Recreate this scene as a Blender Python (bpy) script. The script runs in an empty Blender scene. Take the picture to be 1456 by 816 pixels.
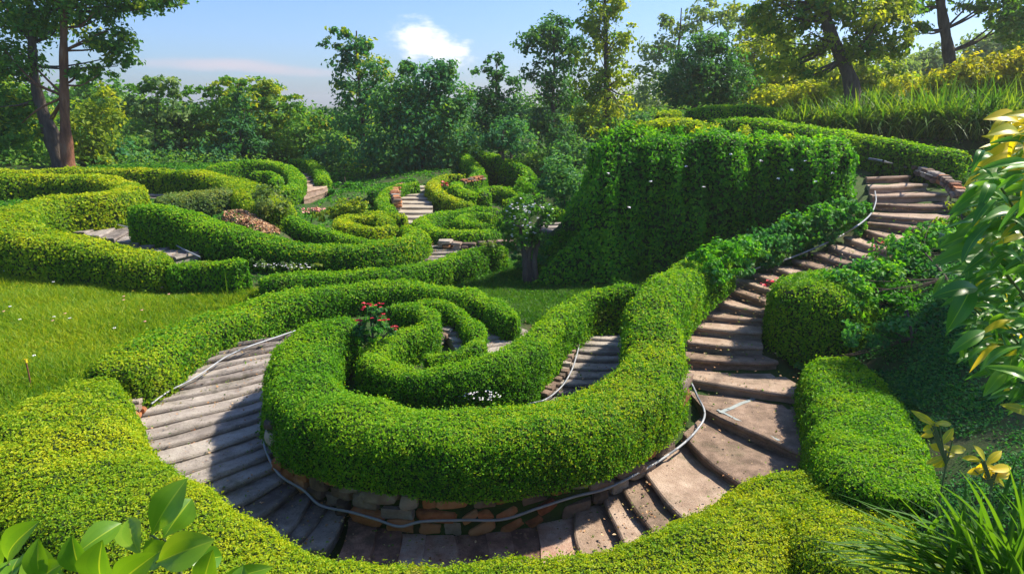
import bpy, math, random
import numpy as np
from mathutils import Vector
R = math.radians
rng = np.random.default_rng(7)
random.seed(7)
C = bpy.context.scene.collection
sc = bpy.context.scene

# ------------------------------------------------------------------ camera, sky, sun, exposure
ZC = 3.6                       # eye height over the lowest landing
FPX = 970.67                   # focal length in pixels of a 1456 px wide picture (24 mm)
PITCH = R(14.9)
cam = bpy.data.objects.new('camera', bpy.data.cameras.new('camera')); C.objects.link(cam)
cam.location = (0, 0, ZC); cam.rotation_euler = (math.pi/2 - PITCH, 0, 0)
cam.data.lens = 24.0; cam.data.sensor_width = 36.0; cam.data.clip_start = 0.05; cam.data.clip_end = 3000
sc.camera = cam

SUN_AZ = R(70)                 # to the right of the view direction
SUN_EL = R(49)
world = bpy.data.worlds.new('World'); sc.world = world; world.use_nodes = True
SKY_STRENGTH = 0.13
SUN_STRENGTH = 4.3
sl = bpy.data.lights.new('sun', 'SUN'); sl.energy = SUN_STRENGTH; sl.angle = R(2.0); sl.color = (1.0, 0.90, 0.74)
so = bpy.data.objects.new('sun', sl); C.objects.link(so)
sd = Vector((math.sin(SUN_AZ)*math.cos(SUN_EL), math.cos(SUN_AZ)*math.cos(SUN_EL), math.sin(SUN_EL)))
so.rotation_euler = sd.to_track_quat('Z', 'Y').to_euler(); so.location = (20, 20, 30)
sc.view_settings.view_transform = 'Standard'; sc.view_settings.look = 'None'
sc.view_settings.gamma = 1.0; sc.view_settings.use_curve_mapping = False
sc.view_settings.exposure = 1.18

def pxdir(u, v):
    a = (u-728)/FPX; b = (408-v)/FPX
    return np.array([a, math.cos(PITCH)+b*math.sin(PITCH), b*math.cos(PITCH)-math.sin(PITCH)])
def P(u, v, z):                # the point of the place seen at (u, v) that lies z below/above eye level
    d = pxdir(u, v); t = z/d[2]; return np.array([d[0]*t, d[1]*t, ZC+z])
def D(u, v, y):                # the point seen at (u, v), y metres ahead
    d = pxdir(u, v); t = y/d[1]; return np.array([d[0]*t, y, ZC+d[2]*t])

# sky: Nishita plus two clouds that sit in fixed directions of the dome
def build_world():
    nt = world.node_tree; N = nt.nodes; L = nt.links; N.clear()
    out = N.new('ShaderNodeOutputWorld'); bg = N.new('ShaderNodeBackground'); bg.inputs[1].default_value = SKY_STRENGTH
    sky = N.new('ShaderNodeTexSky'); sky.sky_type = 'NISHITA'; sky.sun_disc = False
    sky.sun_elevation = SUN_EL; sky.sun_rotation = SUN_AZ; sky.air_density = 1.0; sky.dust_density = 1.2; sky.ozone_density = 2.0
    tc = N.new('ShaderNodeTexCoord')
    def cloud(prev, u, v, su, sv, tilt, col, amp, scale, sharp):
        d = Vector(pxdir(u, v)).normalized()
        side = d.cross(Vector((0, 0, 1))).normalized(); up = side.cross(d).normalized()
        ct, st = math.cos(tilt), math.sin(tilt)
        s2 = side*ct + up*st; u2 = up*ct - side*st
        def dot(vec, sc_):
            m = N.new('ShaderNodeVectorMath'); m.operation = 'DOT_PRODUCT'; L.new(tc.outputs['Generated'], m.inputs[0]); m.inputs[1].default_value = vec
            q = N.new('ShaderNodeMath'); q.operation = 'DIVIDE'; L.new(m.outputs['Value'], q.inputs[0]); q.inputs[1].default_value = sc_
            w = N.new('ShaderNodeMath'); w.operation = 'MULTIPLY'; L.new(q.outputs[0], w.inputs[0]); L.new(q.outputs[0], w.inputs[1]); return w
        a = dot(s2, su); b = dot(u2, sv)
        ad = N.new('ShaderNodeMath'); ad.operation = 'ADD'; L.new(a.outputs[0], ad.inputs[0]); L.new(b.outputs[0], ad.inputs[1])
        no = N.new('ShaderNodeTexNoise'); no.inputs['Scale'].default_value = scale; no.inputs['Detail'].default_value = 7; no.inputs['Roughness'].default_value = 0.6
        mp = N.new('ShaderNodeMapping'); L.new(tc.outputs['Generated'], mp.inputs[0]); mp.inputs['Scale'].default_value = (1, 1, 2.2); L.new(mp.outputs[0], no.inputs['Vector'])
        mm = N.new('ShaderNodeMath'); mm.operation = 'MULTIPLY_ADD'; L.new(no.outputs[0], mm.inputs[0]); mm.inputs[1].default_value = amp; L.new(ad.outputs[0], mm.inputs[2])
        mr = N.new('ShaderNodeMapRange'); mr.interpolation_type = 'SMOOTHSTEP'; L.new(mm.outputs[0], mr.inputs[0])
        mr.inputs[1].default_value = 1.0+amp*0.5; mr.inputs[2].default_value = 1.0+amp*0.5-sharp; mr.inputs[3].default_value = 0; mr.inputs[4].default_value = 1
        # only the half of the sky that faces this way
        fr = N.new('ShaderNodeVectorMath'); fr.operation = 'DOT_PRODUCT'; L.new(tc.outputs['Generated'], fr.inputs[0]); fr.inputs[1].default_value = d
        gt = N.new('ShaderNodeMath'); gt.operation = 'GREATER_THAN'; L.new(fr.outputs['Value'], gt.inputs[0]); gt.inputs[1].default_value = 0.3
        mu = N.new('ShaderNodeMath'); mu.operation = 'MULTIPLY'; L.new(mr.outputs[0], mu.inputs[0]); L.new(gt.outputs[0], mu.inputs[1])
        mx = N.new('ShaderNodeMix'); mx.data_type = 'RGBA'; L.new(mu.outputs[0], mx.inputs[0]); L.new(prev, mx.inputs[6]); mx.inputs[7].default_value = (*col, 1)
        return mx.outputs[2]
    tn = N.new('ShaderNodeMix'); tn.data_type = 'RGBA'; tn.blend_type = 'MULTIPLY'; tn.inputs[0].default_value = 1; L.new(sky.outputs[0], tn.inputs[6]); tn.inputs[7].default_value = (0.40, 0.51, 0.72, 1)
    c = tn.outputs[2]
    c = cloud(c, 300, 92, 0.115, 0.010, R(0), (2.75, 2.5, 2.8), 1.3, 12, 1.6)
    c = cloud(c, 410, 101, 0.10, 0.009, R(-3), (2.7, 2.45, 2.75), 1.3, 16, 1.6)
    c = cloud(c, 600, 58, 0.050, 0.032, R(-16), (5.0, 4.9, 5.0), 2.6, 34, 1.5)
    c = cloud(c, 638, 74, 0.042, 0.027, R(-22), (4.8, 4.7, 4.8), 2.6, 40, 1.5)
    c = cloud(c, 588, 50, 0.020, 0.014, R(10), (5.8, 5.7, 5.8), 3.2, 60, 2.2)
    L.new(c, bg.inputs[0]); L.new(bg.outputs[0], out.inputs[0])
build_world()

# ------------------------------------------------------------------ helpers
def tag(o, label=None, cat=None, group=None, kind=None):
    if label: o['label'] = label
    if cat: o['category'] = cat
    if group: o['group'] = group
    if kind: o['kind'] = kind
    return o
def empty(name, loc, label=None, cat=None, group=None):
    o = bpy.data.objects.new(name, None); C.objects.link(o); o.location = tuple(float(c) for c in loc); o.empty_display_size = 0.2
    return tag(o, label, cat, group)
class MB:
    """collects quads (a triangle repeats nothing: use tri) with a material slot and a tint"""
    def __init__(s): s.v = []; s.q = []; s.m = []; s.t = []; s.sm = []; s.n = 0
    def add(s, v, q, mi=0, tint=0.5, smooth=False):
        v = np.asarray(v, float).reshape(-1, 3); q = np.asarray(q, int).reshape(-1, 4)
        s.v.append(v); s.q.append(q+s.n); s.n += len(v)
        k = len(q); s.m.append(np.full(k, mi, np.int32)); s.sm.append(np.full(k, smooth, bool))
        s.t.append(np.broadcast_to(np.asarray(tint, np.float32), (k,)).copy() if np.ndim(tint) == 0 else np.asarray(tint, np.float32))
    def build(s, name, mats, parent=None, origin=None):
        if not s.v: return None
        v = np.concatenate(s.v); q = np.concatenate(s.q)
        o3 = np.zeros(3)
        if parent is not None: o3 = np.array(parent.location)
        elif origin is not None: o3 = np.asarray(origin, float)
        v = v-o3
        me = bpy.data.meshes.new(name)
        me.vertices.add(len(v)); me.vertices.foreach_set('co', v.astype(np.float32).ravel())
        me.loops.add(len(q)*4); me.loops.foreach_set('vertex_index', q.astype(np.int32).ravel())
        me.polygons.add(len(q)); me.polygons.foreach_set('loop_start', np.arange(0, len(q)*4, 4, dtype=np.int32))
        me.polygons.foreach_set('material_index', np.concatenate(s.m)); me.polygons.foreach_set('use_smooth', np.concatenate(s.sm))
        at = me.attributes.new('tint', 'FLOAT', 'FACE'); at.data.foreach_set('value', np.concatenate(s.t).astype(np.float32))
        me.update(calc_edges=True)
        for m in (mats if isinstance(mats, (list, tuple)) else [mats]): me.materials.append(m)
        o = bpy.data.objects.new(name, me); C.objects.link(o)
        if parent is not None: o.parent = parent
        elif origin is not None: o.location = tuple(float(c) for c in o3)
        return o
def norm(a): return a/np.maximum(np.linalg.norm(a, axis=-1, keepdims=True), 1e-9)
_dirs = norm(rng.normal(size=(18, 3))); _ph = rng.uniform(0, 6.28, 18)
def wob(p, f, k=0):            # smooth pseudo noise, about -1..1
    p = np.asarray(p, float); s = 0
    for i in range(6):
        d = _dirs[(i+k) % 18]; s = s+np.sin((p@d)*f*(1+0.37*i)+_ph[(i*3+k) % 18])
    return s/3.2
def spline(pts, n):            # Catmull-Rom through the points, then even spacing
    p = np.asarray(pts, float); m = len(p)
    if m == 2: t = np.linspace(0, 1, n)[:, None]; return p[0]*(1-t)+p[1]*t
    q = np.vstack([2*p[0]-p[1], p, 2*p[-1]-p[-2]]); out = []
    for i in range(m-1):
        a, b, c, d = q[i:i+4]
        for t in np.linspace(0, 1, 24, endpoint=False):
            out.append(0.5*((2*b)+(c-a)*t+(2*a-5*b+4*c-d)*t*t+(3*b-a-3*c+d)*t**3))
    out.append(p[-1]); out = np.array(out)
    s = np.concatenate([[0], np.cumsum(np.linalg.norm(np.diff(out[:, :3], axis=0), axis=1))])
    x = np.linspace(0, s[-1], n)
    return np.stack([np.interp(x, s, out[:, j]) for j in range(p.shape[1])], 1)
def plen(p): return float(np.linalg.norm(np.diff(np.asarray(p)[:, :3], axis=0), axis=1).sum())
def leafset(mb, pos, nrm, size, mi=1, spread=0.9, width=0.30, tint=None, up=0.3, fold=0.10):
    n = len(pos)
    if n == 0: return
    size = np.broadcast_to(size, (n,))[:, None]*rng.uniform(0.7, 1.3, (n, 1))
    N = norm(nrm+rng.normal(size=(n, 3))*spread*0.6)
    T = norm(np.cross(N, rng.normal(size=(n, 3))))+np.array([0, 0, up])
    T = norm(T-N*np.sum(T*N, 1, keepdims=True)); B = np.cross(N, T)
    a = pos-T*size*0.5; tip = pos+T*size*0.5-N*size*fold
    l = pos-B*size*width+N*size*fold; r = pos+B*size*width+N*size*fold
    v = np.stack([a, r, tip, l], 1).reshape(-1, 3)
    q = np.arange(n*4).reshape(-1, 4)
    mb.add(v, q, mi, rng.uniform(0, 1, n) if tint is None else tint)
def tube(mb, pts, rad, sides=8, mi=0, tint=0.5, cap=True):
    p = np.asarray(pts, float); n = len(p); rad = np.broadcast_to(rad, (n,))
    tg = norm(np.gradient(p, axis=0)); ref = np.array([0.13, 0.97, 0.2])
    if abs(tg[0]@norm(ref)) > 0.9: ref = np.array([1, 0, 0.1])
    A = norm(np.cross(tg, ref)); B = np.cross(tg, A)
    th = np.linspace(0, 2*math.pi, sides, endpoint=False)
    ring = p[:, None]+rad[:, None, None]*(np.cos(th)[None, :, None]*A[:, None]+np.sin(th)[None, :, None]*B[:, None])
    i = np.arange(n-1)[:, None]*sides; j = np.arange(sides)[None]; j2 = (j+1) % sides
    q = np.stack([i+j, i+j2, i+sides+j2, i+sides+j], -1).reshape(-1, 4)
    mb.add(ring.reshape(-1, 3), q, mi, tint, True)

# ------------------------------------------------------------------ materials
def newmat(name):
    m = bpy.data.materials.new(name); m.use_nodes = True; nt = m.node_tree; nt.nodes.clear()
    return m, nt.nodes, nt.links
def leafmat(name, c0, c1, c2, trans=0.42, rough=0.55, patch=1.2, yel=None, spec=0.22, brown=0.0):
    m, N, L = newmat(name)
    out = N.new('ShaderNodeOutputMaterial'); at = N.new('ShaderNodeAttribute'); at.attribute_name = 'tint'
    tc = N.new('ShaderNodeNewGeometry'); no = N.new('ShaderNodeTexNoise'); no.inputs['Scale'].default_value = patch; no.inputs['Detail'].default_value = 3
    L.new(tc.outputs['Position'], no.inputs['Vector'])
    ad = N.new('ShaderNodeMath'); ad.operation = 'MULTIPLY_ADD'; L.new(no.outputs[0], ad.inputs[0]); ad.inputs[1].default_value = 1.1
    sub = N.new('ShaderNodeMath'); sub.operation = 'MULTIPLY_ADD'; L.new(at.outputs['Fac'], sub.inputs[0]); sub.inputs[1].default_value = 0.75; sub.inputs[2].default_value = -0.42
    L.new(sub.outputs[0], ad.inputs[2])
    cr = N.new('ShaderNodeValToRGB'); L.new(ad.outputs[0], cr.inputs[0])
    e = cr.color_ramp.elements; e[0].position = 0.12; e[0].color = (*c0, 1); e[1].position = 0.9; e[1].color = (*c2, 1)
    k = e.new(0.5); k.color = (*c1, 1)
    pr = N.new('ShaderNodeBsdfPrincipled'); L.new(cr.outputs[0], pr.inputs['Base Color']); pr.inputs['Roughness'].default_value = rough
    pr.inputs['Specular IOR Level'].default_value = spec
    tr = N.new('ShaderNodeBsdfTranslucent')
    col = cr.outputs[0]
    if brown > 0:
        n2 = N.new('ShaderNodeTexNoise'); n2.inputs['Scale'].default_value = 2.1; n2.inputs['Detail'].default_value = 6; n2.inputs['Roughness'].default_value = 0.75; L.new(tc.outputs['Position'], n2.inputs['Vector'])
        r2 = N.new('ShaderNodeMapRange'); L.new(n2.outputs[0], r2.inputs[0]); r2.inputs[1].default_value = 0.60; r2.inputs[2].default_value = 0.74; r2.inputs[4].default_value = brown
        bm = N.new('ShaderNodeMix'); bm.data_type = 'RGBA'; L.new(r2.outputs[0], bm.inputs[0]); L.new(cr.outputs[0], bm.inputs[6]); bm.inputs[7].default_value = (0.34, 0.26, 0.05, 1); col = bm.outputs[2]
        L.new(col, pr.inputs['Base Color'])
    mul = N.new('ShaderNodeMix'); mul.data_type = 'RGBA'; mul.blend_type = 'MULTIPLY'; mul.inputs[0].default_value = 1
    L.new(col, mul.inputs[6]); mul.inputs[7].default_value = (2.0, 1.8, 0.6, 1); mul.clamp_result = False
    L.new(mul.outputs[2], tr.inputs[0])
    mx = N.new('ShaderNodeMixShader'); mx.inputs[0].default_value = trans
    L.new(pr.outputs[0], mx.inputs[1]); L.new(tr.outputs[0], mx.inputs[2]); L.new(mx.outputs[0], out.inputs[0])
    return m
def surfmat(name, cols, scale=6, rough=0.85, bump=0.4, bscale=40, stretch=(1, 1, 1), detail=6, tintamt=0.0, spec=0.3, bdist=0.01, stain=0.0):
    """noise-driven colour between the listed (pos, colour) stops, bump from a finer noise"""
    m, N, L = newmat(name)
    out = N.new('ShaderNodeOutputMaterial'); g = N.new('ShaderNodeNewGeometry')
    mp = N.new('ShaderNodeMapping'); mp.inputs['Scale'].default_value = stretch; L.new(g.outputs['Position'], mp.inputs[0])
    no = N.new('ShaderNodeTexNoise'); no.inputs['Scale'].default_value = scale; no.inputs['Detail'].default_value = detail; no.inputs['Roughness'].default_value = 0.65
    L.new(mp.outputs[0], no.inputs['Vector'])
    at = N.new('ShaderNodeAttribute'); at.attribute_name = 'tint'
    sb = N.new('ShaderNodeMath'); sb.operation = 'SUBTRACT'; L.new(at.outputs['Fac'], sb.inputs[0]); sb.inputs[1].default_value = 0.5
    ad = N.new('ShaderNodeMath'); ad.operation = 'MULTIPLY_ADD'; L.new(sb.outputs[0], ad.inputs[0]); ad.inputs[1].default_value = tintamt; L.new(no.outputs[0], ad.inputs[2])
    cr = N.new('ShaderNodeValToRGB'); L.new(ad.outputs[0], cr.inputs[0]); e = cr.color_ramp.elements
    e[0].position, e[0].color = cols[0][0], (*cols[0][1], 1); e[1].position, e[1].color = cols[-1][0], (*cols[-1][1], 1)
    for p_, c_ in cols[1:-1]: k = e.new(p_); k.color = (*c_, 1)
    pr = N.new('ShaderNodeBsdfPrincipled'); L.new(cr.outputs[0], pr.inputs['Base Color']); pr.inputs['Roughness'].default_value = rough
    pr.inputs['Specular IOR Level'].default_value = spec
    n2 = N.new('ShaderNodeTexNoise'); n2.inputs['Scale'].default_value = bscale; n2.inputs['Detail'].default_value = 8; n2.inputs['Roughness'].default_value = 0.7
    L.new(mp.outputs[0], n2.inputs['Vector'])
    if stain > 0:
        n3 = N.new('ShaderNodeTexNoise'); n3.inputs['Scale'].default_value = 2.6; n3.inputs['Detail'].default_value = 9; n3.inputs['Roughness'].default_value = 0.78; L.new(g.outputs['Position'], n3.inputs['Vector'])
        r3 = N.new('ShaderNodeMapRange'); L.new(n3.outputs[0], r3.inputs[0]); r3.inputs[1].default_value = 0.52; r3.inputs[2].default_value = 0.70; r3.inputs[4].default_value = stain
        m3 = N.new('ShaderNodeMix'); m3.data_type = 'RGBA'; L.new(r3.outputs[0], m3.inputs[0]); L.new(cr.outputs[0], m3.inputs[6]); m3.inputs[7].default_value = (0.075, 0.075, 0.035, 1)
        n4 = N.new('ShaderNodeTexNoise'); n4.inputs['Scale'].default_value = 75; n4.inputs['Detail'].default_value = 3; L.new(g.outputs['Position'], n4.inputs['Vector'])
        r4 = N.new('ShaderNodeMapRange'); L.new(n4.outputs[0], r4.inputs[0]); r4.inputs[1].default_value = 0.60; r4.inputs[2].default_value = 0.68; r4.inputs[4].default_value = 0.6
        m4 = N.new('ShaderNodeMix'); m4.data_type = 'RGBA'; L.new(r4.outputs[0], m4.inputs[0]); L.new(m3.outputs[2], m4.inputs[6]); m4.inputs[7].default_value = (0.07, 0.055, 0.045, 1); L.new(m4.outputs[2], pr.inputs['Base Color'])
    bp = N.new('ShaderNodeBump'); bp.inputs['Strength'].default_value = bump; bp.inputs['Distance'].default_value = bdist
    L.new(n2.outputs[0], bp.inputs['Height']); L.new(bp.outputs[0], pr.inputs['Normal']); L.new(pr.outputs[0], out.inputs[0])
    return m
M = {}
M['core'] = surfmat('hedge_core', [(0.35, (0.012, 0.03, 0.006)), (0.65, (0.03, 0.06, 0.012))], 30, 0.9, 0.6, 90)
M['hedge'] = leafmat('hedge_leaf', (0.034, 0.15, 0.006), (0.11, 0.31, 0.008), (0.27, 0.43, 0.012), brown=0.45)
M['hedge_y'] = leafmat('hedge_leaf_golden', (0.07, 0.20, 0.006), (0.21, 0.35, 0.008), (0.43, 0.47, 0.015), patch=0.9, brown=0.6)
M['hedge_d'] = leafmat('hedge_leaf_deep', (0.02, 0.119, 0.013), (0.045, 0.206, 0.015), (0.125, 0.325, 0.019))
M['ivy'] = leafmat('ivy_leaf', (0.027, 0.149, 0.011), (0.068, 0.27, 0.014), (0.189, 0.419, 0.016), patch=1.6)
M['silver'] = leafmat('silver_green_leaf', (0.07, 0.15, 0.05), (0.13, 0.22, 0.06), (0.26, 0.30, 0.06))
M['bluegreen'] = leafmat('blue_green_leaf', (0.018, 0.11, 0.035), (0.04, 0.19, 0.05), (0.09, 0.29, 0.05))
M['tree_mid'] = leafmat('tree_leaf_mid', (0.034, 0.128, 0.02), (0.076, 0.221, 0.027), (0.187, 0.323, 0.034), patch=0.7)
M['tree_dark'] = leafmat('tree_leaf_dark', (0.019, 0.095, 0.038), (0.042, 0.162, 0.049), (0.095, 0.247, 0.057), patch=0.7)
M['tree_blue'] = leafmat('tree_leaf_blue', (0.024, 0.12, 0.056), (0.048, 0.192, 0.072), (0.144, 0.32, 0.08), patch=0.7)
M['tree_yel'] = leafmat('tree_leaf_yellow', (0.095, 0.189, 0.016), (0.203, 0.297, 0.019), (0.405, 0.432, 0.027), trans=0.5, patch=0.7)
M['tree_gold'] = leafmat('tree_leaf_gold', (0.13, 0.20, 0.012), (0.26, 0.30, 0.015), (0.46, 0.42, 0.02), trans=0.5, patch=0.7)
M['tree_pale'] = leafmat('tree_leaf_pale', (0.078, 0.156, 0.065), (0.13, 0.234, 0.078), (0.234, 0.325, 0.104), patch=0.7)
M['grass'] = leafmat('grass_blade', (0.06, 0.18, 0.008), (0.16, 0.29, 0.010), (0.34, 0.40, 0.02), patch=0.5, rough=0.5)
M['grass_d'] = leafmat('grass_blade_painted_shade', (0.02, 0.10, 0.010), (0.04, 0.15, 0.012), (0.09, 0.21, 0.015), patch=0.5, rough=0.5)  # darker copy of the grass colours, shade of the lawn put into the colour
M['blade'] = leafmat('long_blade', (0.035, 0.12, 0.012), (0.07, 0.18, 0.015), (0.18, 0.28, 0.02), patch=1.5, rough=0.5)
M['ground'] = surfmat('ground', [(0.3, (0.030, 0.050, 0.012)), (0.5, (0.035, 0.075, 0.012)), (0.68, (0.07, 0.055, 0.03))], 1.6, 0.95, 0.7, 30, bdist=0.03)
M['log'] = surfmat('weathered_step', [(0.25, (0.12, 0.10, 0.09)), (0.45, (0.25, 0.22, 0.195)), (0.6, (0.34, 0.30, 0.265)), (0.8, (0.42, 0.38, 0.335))], 5, 0.8, 0.9, 38, (1, 1, 5), tintamt=0.35, stain=0.75, bdist=0.018)
M['brown'] = surfmat('brown_stone_step', [(0.22, (0.13, 0.09, 0.065)), (0.45, (0.27, 0.19, 0.14)), (0.62, (0.36, 0.265, 0.20)), (0.8, (0.46, 0.36, 0.28))], 5, 0.85, 0.9, 60, (1, 1, 4), tintamt=0.35, stain=0.7, bdist=0.015)
M['brick'] = surfmat('red_paver', [(0.25, (0.16, 0.09, 0.065)), (0.45, (0.36, 0.20, 0.145)), (0.6, (0.44, 0.30, 0.23)), (0.8, (0.50, 0.40, 0.33))], 6, 0.85, 0.9, 60, tintamt=0.6, stain=0.6, bdist=0.015)
M['orange'] = surfmat('terracotta_stone', [(0.25, (0.16, 0.06, 0.03)), (0.5, (0.38, 0.15, 0.06)), (0.75, (0.45, 0.24, 0.12))], 9, 0.85, 0.8, 50, tintamt=0.5)
M['stone'] = surfmat('grey_brown_stone', [(0.2, (0.09, 0.07, 0.055)), (0.45, (0.22, 0.15, 0.11)), (0.62, (0.26, 0.22, 0.18)), (0.8, (0.38, 0.33, 0.28))], 7, 0.9, 0.9, 40, tintamt=0.6, bdist=0.02)
M['pale'] = surfmat('pale_path', [(0.25, (0.24, 0.21, 0.16)), (0.7, (0.42, 0.37, 0.29))], 4, 0.9, 0.6, 50)
M['litter'] = surfmat('dry_leaf', [(0.2, (0.20, 0.08, 0.03)), (0.5, (0.42, 0.22, 0.10)), (0.8, (0.55, 0.40, 0.24))], 14, 0.8, 0.3, 60, tintamt=0.7)
M['bark'] = surfmat('bark', [(0.3, (0.045, 0.035, 0.028)), (0.55, (0.11, 0.085, 0.065)), (0.75, (0.18, 0.15, 0.12))], 9, 0.9, 1.0, 30, (1, 1, 0.25), bdist=0.04)
M['bark_red'] = surfmat('red_bark', [(0.3, (0.12, 0.05, 0.03)), (0.55, (0.25, 0.11, 0.06)), (0.75, (0.32, 0.20, 0.14))], 9, 0.9, 1.0, 30, (1, 1, 0.25), bdist=0.04)
def plain(name, col, rough=0.5, metal=0.0, spec=0.5, em=None):
    m, N, L = newmat(name); out = N.new('ShaderNodeOutputMaterial'); pr = N.new('ShaderNodeBsdfPrincipled')
    no = N.new('ShaderNodeTexNoise'); no.inputs['Scale'].default_value = 14; g = N.new('ShaderNodeNewGeometry'); L.new(g.outputs['Position'], no.inputs['Vector'])
    mx = N.new('ShaderNodeMix'); mx.data_type = 'RGBA'; L.new(no.outputs[0], mx.inputs[0])
    mx.inputs[6].default_value = (*[c*0.65 for c in col], 1); mx.inputs[7].default_value = (*[min(1, c*1.25) for c in col], 1)
    L.new(mx.outputs[2], pr.inputs['Base Color']); pr.inputs['Roughness'].default_value = rough; pr.inputs['Metallic'].default_value = metal
    L.new(pr.outputs[0], out.inputs[0]); return m
M['hose'] = plain('hose_plastic', (0.30, 0.32, 0.35), 0.4)
M['hose_d'] = plain('dark_cable', (0.10, 0.11, 0.13), 0.4)
M['red'] = plain('red_petal', (0.62, 0.02, 0.05), 0.5)
M['white'] = plain('white_petal', (0.80, 0.78, 0.80), 0.5)
M['yellow'] = plain('yellow_petal', (0.80, 0.62, 0.03), 0.5)
M['pink'] = plain('pink_petal', (0.75, 0.35, 0.30), 0.5)
M['strip'] = plain('pale_stone_strip', (0.27, 0.31, 0.31), 0.7)

# ------------------------------------------------------------------ the plan: stairs (edge pairs) and hedges (top centre lines)
# stairs: (outer u, v, inner u, v, level)
ST = {}
ST['left'] = dict(pairs=[(461, 772, 482, 738, -3.50), (396, 762, 442, 702, -3.43), (355, 744, 425, 685, -3.36), (295, 712, 405, 662, -3.27), (244, 684, 385, 632, -3.18), (203, 642, 368, 596, -3.09),
    (182, 612, 362, 567, -3.02), (200, 573, 362, 540, -2.96), (235, 547, 366, 521, -2.91), (270, 526, 374, 505, -2.87), (310, 504, 388, 491, -2.82), (345, 487, 405, 478, -2.78), (375, 476, 425, 468, -2.74)],
    n=20, mat='log', ext=(0.10, 0.22), nose=0.035, tilt=0.05, name='staircase', label='grey weathered stairs curving between the left hedge and the big central hedge')
ST['landing'] = dict(pairs=[(820, 790, 816, 738, -3.54), (760, 800, 752, 745, -3.58), (690, 806, 686, 752, -3.60), (610, 806, 612, 757, -3.60), (540, 800, 553, 752, -3.56), (478, 780, 492, 740, -3.53)],
    n=9, mat='brick', ext=(0.35, 0.22), nose=0.012, tilt=0.012, name='paved_landing', label='row of reddish paving slabs at the foot of the big central hedge')
ST['right'] = dict(pairs=[(828, 778, 820, 722, -3.50), (888, 768, 862, 708, -3.42), (928, 750, 888, 683, -3.35), (975, 733, 917, 670, -3.28), (1063, 688, 978, 622, -3.2), (1140, 640, 1007, 583, -3.12),
    (1150, 560, 984, 537, -3.03), (1095, 511, 976, 507, -2.92), (1075, 491, 974, 484, -2.83), (1074, 472, 976, 461, -2.74), (1077, 453, 984, 443, -2.66), (1078, 440, 1003, 425, -2.57), (1082, 425, 1029, 407, -2.48), (1092, 411, 1052, 397, -2.40),
    (1110, 401, 1078, 390, -2.32), (1140, 392, 1104, 380, -2.24), (1172, 384, 1133, 370, -2.17), (1202, 374, 1160, 361, -2.09), (1232, 365, 1183, 350, -2.01), (1258, 353, 1205, 338, -1.92), (1278, 340, 1228, 325, -1.82),
    (1310, 324, 1240, 317, -1.73), (1330, 310, 1246, 304, -1.63), (1352, 292, 1249, 290, -1.54), (1342, 275, 1246, 278, -1.44), (1314, 261, 1242, 265, -1.34), (1290, 250, 1238, 252, -1.25), (1262, 241, 1236, 242, -1.17)],
    n=27, direct=True, mat='brown', ext=(0.08, 0.08), nose=0.03, tilt=0.045, name='staircase', label='long brown stone stairs winding up to the right past the ivy wall')
ST['inner'] = dict(pairs=[(776, 568, 868, 568, -3.08), (792, 545, 876, 545, -3.02), (804, 520, 882, 520, -2.96), (812, 498, 888, 500, -2.9), (822, 478, 894, 482, -2.84), (836, 462, 900, 464, -2.79), (856, 450, 905, 448, -2.74), (872, 440, 912, 436, -2.7)],
    n=13, mat='log', ext=(0.12, 0.2), nose=0.03, tilt=0.045, name='staircase', label='grey curved stairs between the inner spiral hedge and the thick right limb')
ST['back'] = dict(pairs=[(756, 500, 668, 512, -2.80), (744, 480, 664, 492, -2.76), (728, 466, 656, 476, -2.72), (706, 454, 640, 462, -2.68), (676, 444, 618, 450, -2.65), (640, 436, 600, 440, -2.62)],
    n=9, mat='log', ext=(0.15, 0.15), nose=0.03, tilt=0.045, name='staircase', label='grey stairs behind the spiral hedge in front of the back arc')
ST['mid'] = dict(pairs=[(262, 362, 300, 352, -2.36), (240, 356, 272, 344, -2.35), (212, 347, 240, 332, -2.34), (178, 339, 206, 322, -2.33), (140, 332, 165, 316, -2.30), (105, 324, 130, 312, -2.28)],
    n=9, mat='log', ext=(0.2, 0.2), nose=0.03, tilt=0.045, name='staircase', label='dark grey steps enclosed by the left hedge loop')
ST['slot'] = dict(pairs=[(206, 281, 240, 281, -2.18), (206, 274, 240, 274, -2.13), (206, 268, 240, 268, -2.09), (204, 262, 238, 262, -2.05)],
    n=5, mat='log', ext=(0.2, 0.2), nose=0.03, tilt=0.045, name='staircase', label='small pale steps glimpsed between the two left hedge loops')
ST['far'] = dict(pairs=[(566, 316, 606, 316, -2.56), (566, 306, 606, 306, -2.50), (568, 296, 608, 296, -2.44), (572, 286, 609, 286, -2.38), (578, 276, 611, 276, -2.31), (586, 268, 612, 268, -2.25), (590, 261, 613, 261, -2.19)],
    n=9, mat='pale', ext=(0.12, 0.12), nose=0.03, tilt=0.02, name='staircase', label='far pale stairs with stone cheeks between two hedges in the centre')
ST['farleft'] = dict(pairs=[(434, 282, 468, 270, -2.30), (436, 271, 462, 265, -2.26), (434, 262, 456, 258, -2.22), (431, 254, 451, 251, -2.18), (428, 246, 446, 243, -2.13), (423, 238, 440, 236, -2.08), (419, 231, 433, 230, -2.03)],
    n=9, mat='brown', ext=(0.1, 0.1), nose=0.03, tilt=0.02, name='staircase', label='narrow far stairs climbing between the distant ring hedge and its outer arc')
ST['low'] = dict(pairs=[(590, 372, 632, 374, -2.66), (598, 363, 644, 364, -2.62), (606, 355, 652, 355, -2.58), (612, 347, 656, 346, -2.54)],
    n=6, mat='log', ext=(0.15, 0.15), nose=0.03, tilt=0.045, name='staircase', label='short grey steps in front of the far round hedge')
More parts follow.
